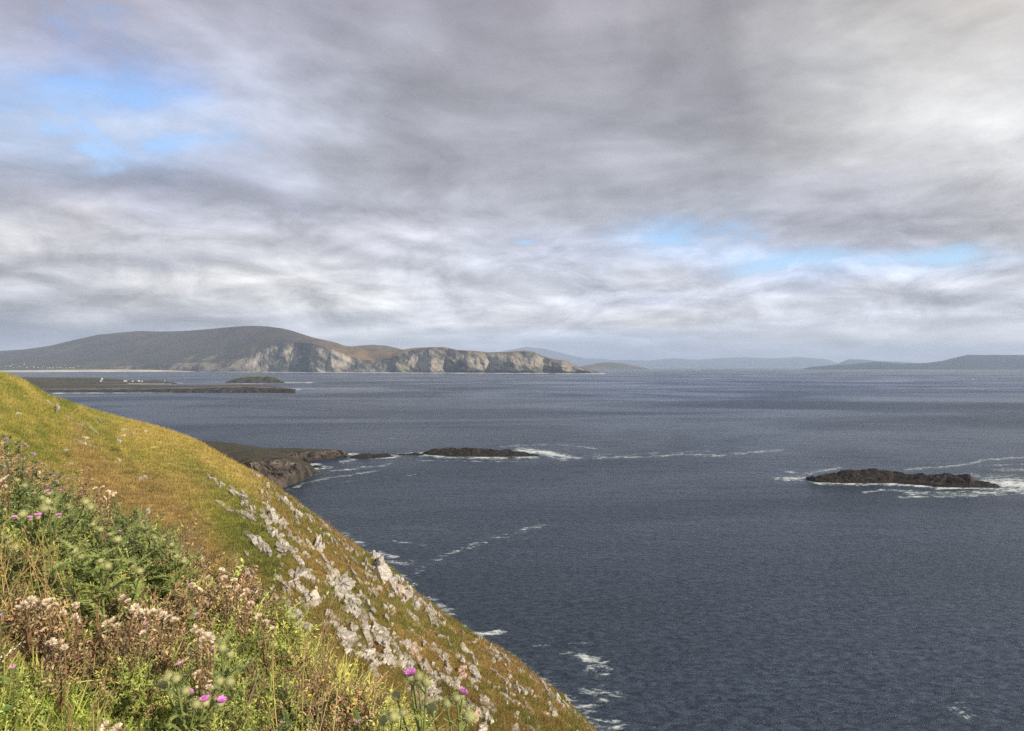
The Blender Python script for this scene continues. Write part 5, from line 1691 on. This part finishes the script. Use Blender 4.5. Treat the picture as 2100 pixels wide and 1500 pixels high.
ff = [(14, 900, 5.6, 9, 'lilac flowered bush at the upper left edge of the weeds'), (40, 908, 5.5, 8, 'lilac flowered bush second from the left on the crest of the weeds'), (66, 930, 5.3, 5, 'thin lilac wildflower at the end of the crest of weeds'),
      (85, 952, 5.0, 4, 'lilac wildflower amid brown stems on the crest'), (108, 972, 4.8, 3, 'lilac wildflower left of the withered crest thistle'), (140, 984, 4.6, 3, 'lilac wildflower among dark leaves behind the dark leafy thistle'), (10, 958, 4.6, 3, 'lilac wildflower above the pinkish withered heads'),
      (245, 1091, 3.5, 1, 'single lilac wildflower among spiny leaves'), (295, 1070, 4.0, 2, 'lilac wildflower against the brown turf'), (402, 1106, 4.0, 1, 'lilac wildflower standing alone against the brown turf'), (390, 1201, 3.0, 1, 'lilac wildflower above the row of brown heads'),
      (403, 1262, 2.6, 1, 'lilac wildflower right of the row of cream heads'), (25, 1371, 2.2, 1, 'lilac wildflower in the brown weeds at lower left'), (437, 1333, 2.4, 1, 'lilac wildflower below the bright silky head'), (368, 1363, 2.3, 1, 'lilac wildflower above the broad pale green thistle'),
      (581, 1481, 2.1, 1, 'lilac wildflower left of the pair at the bottom edge centre'), (592, 1489, 2.05, 1, 'lilac wildflower lowest of the pair at the bottom edge centre'), (736, 1481, 2.1, 1, 'lilac wildflower at the bottom edge near the nearest thistle'), (2, 1264, 2.5, 1, 'lilac wildflower cut by the left edge of the photo'), (300, 1282, 2.5, 1, 'lilac wildflower between the withered thistles')]
for i, (px, py, y, n, lab) in enumerate(ff):
    field_flower(px, py, y, lab, 500 + i, n)


def stalks(tips, y, basepx, label, seed, branchy=2, colr=(.42, .31, .13), group=None, r0=.003, name='dry_stalks', basespread=.05):
    r = np.random.default_rng(seed)
    bx = (basepx - CX) / F * y; by = y
    base = np.array([bx, by, float(ground(np.array([bx]), np.array([by]))[0]) - .01])
    bag = Bag()
    for (px, py) in tips:
        t = at_px(px, py, y + r.normal(0, .10))
        b = base + np.array([r.normal(0, basespread), r.normal(0, .05), 0])
        c = np.array(colr) * r.uniform(.7, 1.2)
        st = curve(b, t, sag=r.uniform(0, .12), side=r.normal(0, .08), n=12)
        tube(bag, st, r0, r0 * .4, c, 4)
        for _ in range(branchy):
            k = int(r.integers(4, 11))
            dirv = (st[k] - st[k - 1]); dirv /= np.linalg.norm(dirv)
            e = st[k] + (dirv + r.normal(0, .45, 3)) * r.uniform(.04, .13)
            tube(bag, curve(st[k], e, n=5), r0 * .5, r0 * .3, c, 3)
            lv, lf, lc = tmpl_leafblade()
            M = frame_to(np.array([dirv + r.normal(0, .5, 3)])) * .016
            bag.add(*spread(lv, lf, lc, M, e[None], c[None] * 1.2))
    o = bag.build(name, M_dead, origin=base)
    o.location = base
    tag(o, label, 'dry stalks', group or 'dry stalks of last year')


stalks([(8, 1075), (18, 1090), (30, 1100), (48, 1070), (52, 1095), (62, 1110), (78, 1100), (90, 1095), (108, 1100), (-15, 1090), (40, 1120), (70, 1125), (100, 1130), (86, 1085), (24, 1125), (0, 1140), (115, 1120), (55, 1080), (-30, 1110), (12, 1110)], 2.75, 45, 'fan of dry straw coloured stalks at the left edge', 601, branchy=2, r0=.0026, basespread=.16)
stalks([(686, 1208), (679, 1226), (660, 1250), (700, 1240), (648, 1290)], 2.6, 612, 'tall branching dead stalk against the grey slabs', 602, branchy=5, r0=.0032, colr=(.34, .24, .14), basespread=.04)
stalks([(678, 1330), (665, 1345)], 2.4, 655, 'pair of dark dead stalks left of the lime green moss', 603, branchy=3, colr=(.22, .15, .09))
stalks([(636, 1330), (625, 1300), (560, 1315)], 2.3, 600, 'straw coloured grass stalks left of the lime green moss', 604, branchy=1, colr=(.50, .42, .16))
stalks([(684, 1398), (692, 1412)], 2.1, 668, 'short straw coloured stalk at the bottom centre', 605, branchy=1, colr=(.48, .36, .2))
stalks([(398, 1098), (372, 1090), (410, 1088), (352, 1118)], 3.8, 372, 'thin brown stalks standing against the brown turf', 606, branchy=3, colr=(.25, .16, .09), r0=.003)
stalks([(152, 1205), (195, 1238), (205, 1228)], 2.5, 170, 'thin brown stalks rising from the strip of bright grass', 607, branchy=1, colr=(.32, .2, .11))
stalks([(135, 1430), (150, 1445)], 2.0, 148, 'thick brown stem at the lower left', 608, branchy=1, colr=(.26, .16, .10), r0=.004)
stalks([(213, 1450), (190, 1440), (205, 1470)], 1.95, 205, 'straw coloured stalk near the bottom left edge', 609, branchy=3, colr=(.42, .32, .18), r0=.003)
stalks([(515, 1345), (505, 1360), (528, 1400)], 2.2, 512, 'grey brown dead stalks right of the broad thistle', 610, branchy=3, colr=(.28, .22, .13), r0=.003)
stalks([(1033, 1463), (1028, 1475)], 2.4, 1012, 'lone pinkish grass stalk at the bottom edge right of the thistles', 611, branchy=0, colr=(.40, .24, .15), r0=.0014, basespread=.01)


def broad_leaf_plant(px, py, y, label, seed):
    r = np.random.default_rng(seed)
    x = (px - CX) / F * y
    base = at_px(px, py, y); base[2] -= .10
    bag = Bag()
    lv, lf, lc = tmpl_leafblade()
    for a in (-1.0, 0.1, 1.2, 2.4):
        M = frame_to(np.array([[math.cos(a) * .8, math.sin(a) * .5 - .2, .9]]), np.array([r.uniform(2.6, 3.6)])) * .11
        bag.add(*spread(lv * [1.3, 1, 1], lf, lc, M, base[None], np.array([(.20, .26, .10)]) * r.uniform(.9, 1.2)))
    tube(bag, curve(base - [0, 0, .35], base), .003, .003, (.2, .2, .08))
    o = bag.build('broad_leaved_weed', M_leaf, origin=base); o.location = base
    tag(o, label, 'weed', None)


broad_leaf_plant(560, 1492, 2.0, 'pale broad leaved weed cut by the bottom edge', 71)


def yellow_flower(px, py, y, label, seed):
    r = np.random.default_rng(seed)
    t = at_px(px, py, y); b = t - np.array([.01, -.02, .22])
    rt = root_empty('yellow_flower', b); tag(rt, label, 'wildflower', 'small yellow wildflowers')
    s = Bag(); tube(s, curve(b, t), .0015, .001, (.14, .18, .05), 4); s.build('stem', M_leaf, parent=rt, origin=b)
    p = Bag()
    lv, lf, lc = tmpl_leafblade()
    n = 9
    a = np.arange(n) * 6.28 / n
    M = frame_to(np.stack([np.cos(a), np.sin(a), 0 * a + .45], -1), a * 0) * .008
    p.add(*spread(lv * [1.6, 1, 1], lf, lc, M, np.tile(t, (n, 1)), np.tile(np.array((.85, .52, .02)), (n, 1))))
    p.build('petals', M_leaf, parent=rt, origin=b)


yellow_flower(264, 1187, 2.9, 'yellow flower above the right end of the bright grass', 81)
yellow_flower(256, 1181, 2.9, 'smaller yellow flower left of the brighter one', 82)
yellow_flower(663, 1397, 2.4, 'yellow flower beside the lime green moss', 83)
yellow_flower(735, 1423, 2.3, 'yellow flower lowest on the lime green moss', 84)
yellow_flower(636, 1428, 2.2, 'orange yellow flower at the bottom centre', 85)

# ================================================================ HOUSES AND A BOAT FAR OFF
M_wall = mat_vc('house_wall', .8, .5, .08)
M_roof = mat_vc('house_roof', .7, 1.0, .15)


def house_meshes(L, Wd, h, rh, roofc):
    V = np.array([(-L / 2, -Wd / 2, -4), (L / 2, -Wd / 2, -4), (L / 2, Wd / 2, -4), (-L / 2, Wd / 2, -4), (-L / 2, -Wd / 2, h), (L / 2, -Wd / 2, h), (L / 2, Wd / 2, h), (-L / 2, Wd / 2, h), (-L / 2, 0, h + rh), (L / 2, 0, h + rh)], float)
    f4 = np.array([(0, 1, 5, 4), (1, 2, 6, 5), (2, 3, 7, 6), (3, 0, 4, 7)]); f3 = np.array([(5, 6, 9), (7, 4, 8)])
    e = .4
    R = np.array([(-L / 2 - e, -Wd / 2 - e, h - .2), (L / 2 + e, -Wd / 2 - e, h - .2), (L / 2 + e, 0, h + rh + .15), (-L / 2 - e, 0, h + rh + .15), (L / 2 + e, Wd / 2 + e, h - .2), (-L / 2 - e, Wd / 2 + e, h - .2)], float)
    r4 = np.array([(0, 1, 2, 3), (3, 2, 4, 5)])
    return (V, [f4, f3]), (R, [r4], roofc)


def house(px, py, y, L, h, label, group, rz=0.0, roofc=(.07, .07, .08), wallc=(.42, .41, .40)):
    p = at_px(px, py, y)
    rt = root_empty('house', p); rt.rotation_euler = (0, 0, rz)
    tag(rt, label, 'house', group)
    (V, fw), (R, fr, rc) = house_meshes(L, L * .55, h, h * .6, roofc)
    mesh_np('wall', V, fw, M_wall, col=np.tile(wallc, (len(V), 1)), smooth=False, parent=rt)
    mesh_np('roof', R, fr, M_roof, col=np.tile(rc, (len(R), 1)), smooth=False, parent=rt)


vil = [(2, 752.5), (12, 751), (20, 751.5), (26, 747.5), (22, 751), (27, 754), (40, 752), (49, 744.5), (50, 748), (55, 753.5), (69, 751), (70, 753.5), (78, 754), (86, 754.5), (91, 751), (97, 754.5), (102, 754.5), (109, 755), (117, 754), (123, 754), (133, 750), (136, 755), (144, 754.5), (149, 754), (152, 755), (161, 752.5), (128, 755)]
for i, (px, py) in enumerate(vil):
    house(px, py, 10150 - i * 3 + (755 - py) * 90, 9 + (i * 7 % 5) * 2.5, 4.8, f'{ORD[i]} from left of the tiny white houses behind the far beach', 'white houses of the village behind the beach', rz=(i * 1.3) % .8 - .4)
# farm buildings on the low land
house(209.5, 778.0, 2980, 6, 3.2, 'white cottage on the crest of the low dark land', 'white buildings on the low land', wallc=(.42, .41, .4), roofc=(.55, .55, .55))
house(207, 781.2, 2960, 6, 2.2, 'low white shed in front of the white cottage', 'white buildings on the low land', wallc=(.5, .5, .48), roofc=(.1, .09, .09))
house(257, 781.3, 3120, 12, 3, 'long white house at the left end of the pier', 'white buildings on the low land', rz=.1)
house(272, 782, 3110, 7, 3, 'small white house right of the long one by the pier', 'white buildings on the low land', rz=-.2)
house(285, 781.5, 3115, 8, 4, 'white house with dark roof by the far end of the pier', 'white buildings on the low land', rz=.2)
house(291, 782, 3110, 6, 2.6, 'smallest white house at the far end of the pier', 'white buildings on the low land', rz=0)
house(338, 781, 3200, 3, 2.5, 'tiny white hut near the tip of the low land', 'white buildings on the low land')
house(43, 776.5, 2900, 5, 2.4, 'tiny white hut nearest the grassy skyline', 'white buildings on the low land')

# pier: pale sea wall in front of the houses
def pier():
    pts = [(262, 784.5), (285, 785.3), (320, 785.8), (350, 786.2)]
    V = []; Fq = []
    for i, (px, py) in enumerate(pts):
        p = at_px(px, 787, 3040)
        for dy in (0, 9):
            for z in (-2, 1.8 - i * .3):
                V.append((p[0], p[1] + dy, z))
    for i in range(len(pts) - 1):
        a = i * 4
        Fq += [(a, a + 4, a + 5, a + 1), (a + 1, a + 5, a + 7, a + 3), (a + 3, a + 7, a + 6, a + 2)]
    Fq += [(0, 1, 3, 2), (12, 14, 15, 13)]
    o = mesh_np('pier', np.array(V), np.array(Fq), M_wall, col=np.tile((.42, .40, .37), (len(V), 1)), smooth=False)
    tag(o, 'pale stone pier along the shore below the white buildings', 'pier')


pier()


def boat():
    x, y = (float(v) for v in seaxy(1995.5, 779.3))
    rt = root_empty('motor_boat', (x, y, 0)); rt.rotation_euler = (0, 0, .3)
    tag(rt, 'tiny white boat alone on the open water at the right', 'boat')
    L, B_ = 7.5, 2.6
    st = [(-.5, .8, 1.0), (-.2, 1.0, 1.0), (.2, .95, 1.1), (.42, .5, 1.35), (.5, .05, 1.5)]
    V, Fq = [], []
    for (u, wv, hh) in st:
        V += [(u * L, -wv * B_ / 2, hh), (u * L * .94, -wv * B_ * .3, -.4), (u * L * .94, wv * B_ * .3, -.4), (u * L, wv * B_ / 2, hh)]
    for i in range(len(st) - 1):
        a = i * 4
        for j in range(3): Fq.append((a + j, a + j + 4, a + j + 5, a + j + 1))
        Fq.append((a + 3, a + 7, a + 4, a))
    Fq.append((0, 1, 2, 3))
    mesh_np('hull', np.array(V), np.array(Fq), M_wall, col=np.tile((.8, .8, .8), (len(V), 1)), smooth=False, parent=rt)
    c = np.array([(-1.5, -.9, 1), (1.2, -.9, 1), (1.2, .9, 1), (-1.5, .9, 1), (-1.3, -.8, 2.7), (.6, -.8, 2.7), (.6, .8, 2.7), (-1.3, .8, 2.7)], float)
    mesh_np('cabin', c, np.array([(0, 1, 5, 4), (1, 2, 6, 5), (2, 3, 7, 6), (3, 0, 4, 7), (4, 5, 6, 7)]), M_wall, col=np.tile((.85, .85, .85), (8, 1)), smooth=False, parent=rt)


boat()


# ================================================================ HAZE: one closed box of even air round everything
def build_haze():
    x0, x1, y0, y1, z0, z1 = -64000, 64000, -4000, 60000, -13, 1400
    V = [(x, y, z) for z in (z0, z1) for y in (y0, y1) for x in (x0, x1)]
    Fq = [(0, 2, 3, 1), (4, 5, 7, 6), (0, 1, 5, 4), (2, 6, 7, 3), (0, 4, 6, 2), (1, 3, 7, 5)]
    m = bpy.data.materials.new('haze_air'); m.use_nodes = True
    t = m.node_tree; t.nodes.clear(); n = N(t)
    v = n.new('ShaderNodeVolumePrincipled')
    v.inputs['Density'].default_value = 3.0e-5
    v.inputs['Color'].default_value = (0.58, 0.72, 0.96, 1)
    v.inputs['Anisotropy'].default_value = 0.0
    o = n.new('ShaderNodeOutputMaterial'); n.link(v.outputs[0], o.inputs['Volume'])
    ob = mesh_np('haze', np.array(V, float), np.array(Fq), m, smooth=False)
    tag(ob, kind='stuff')


build_haze()
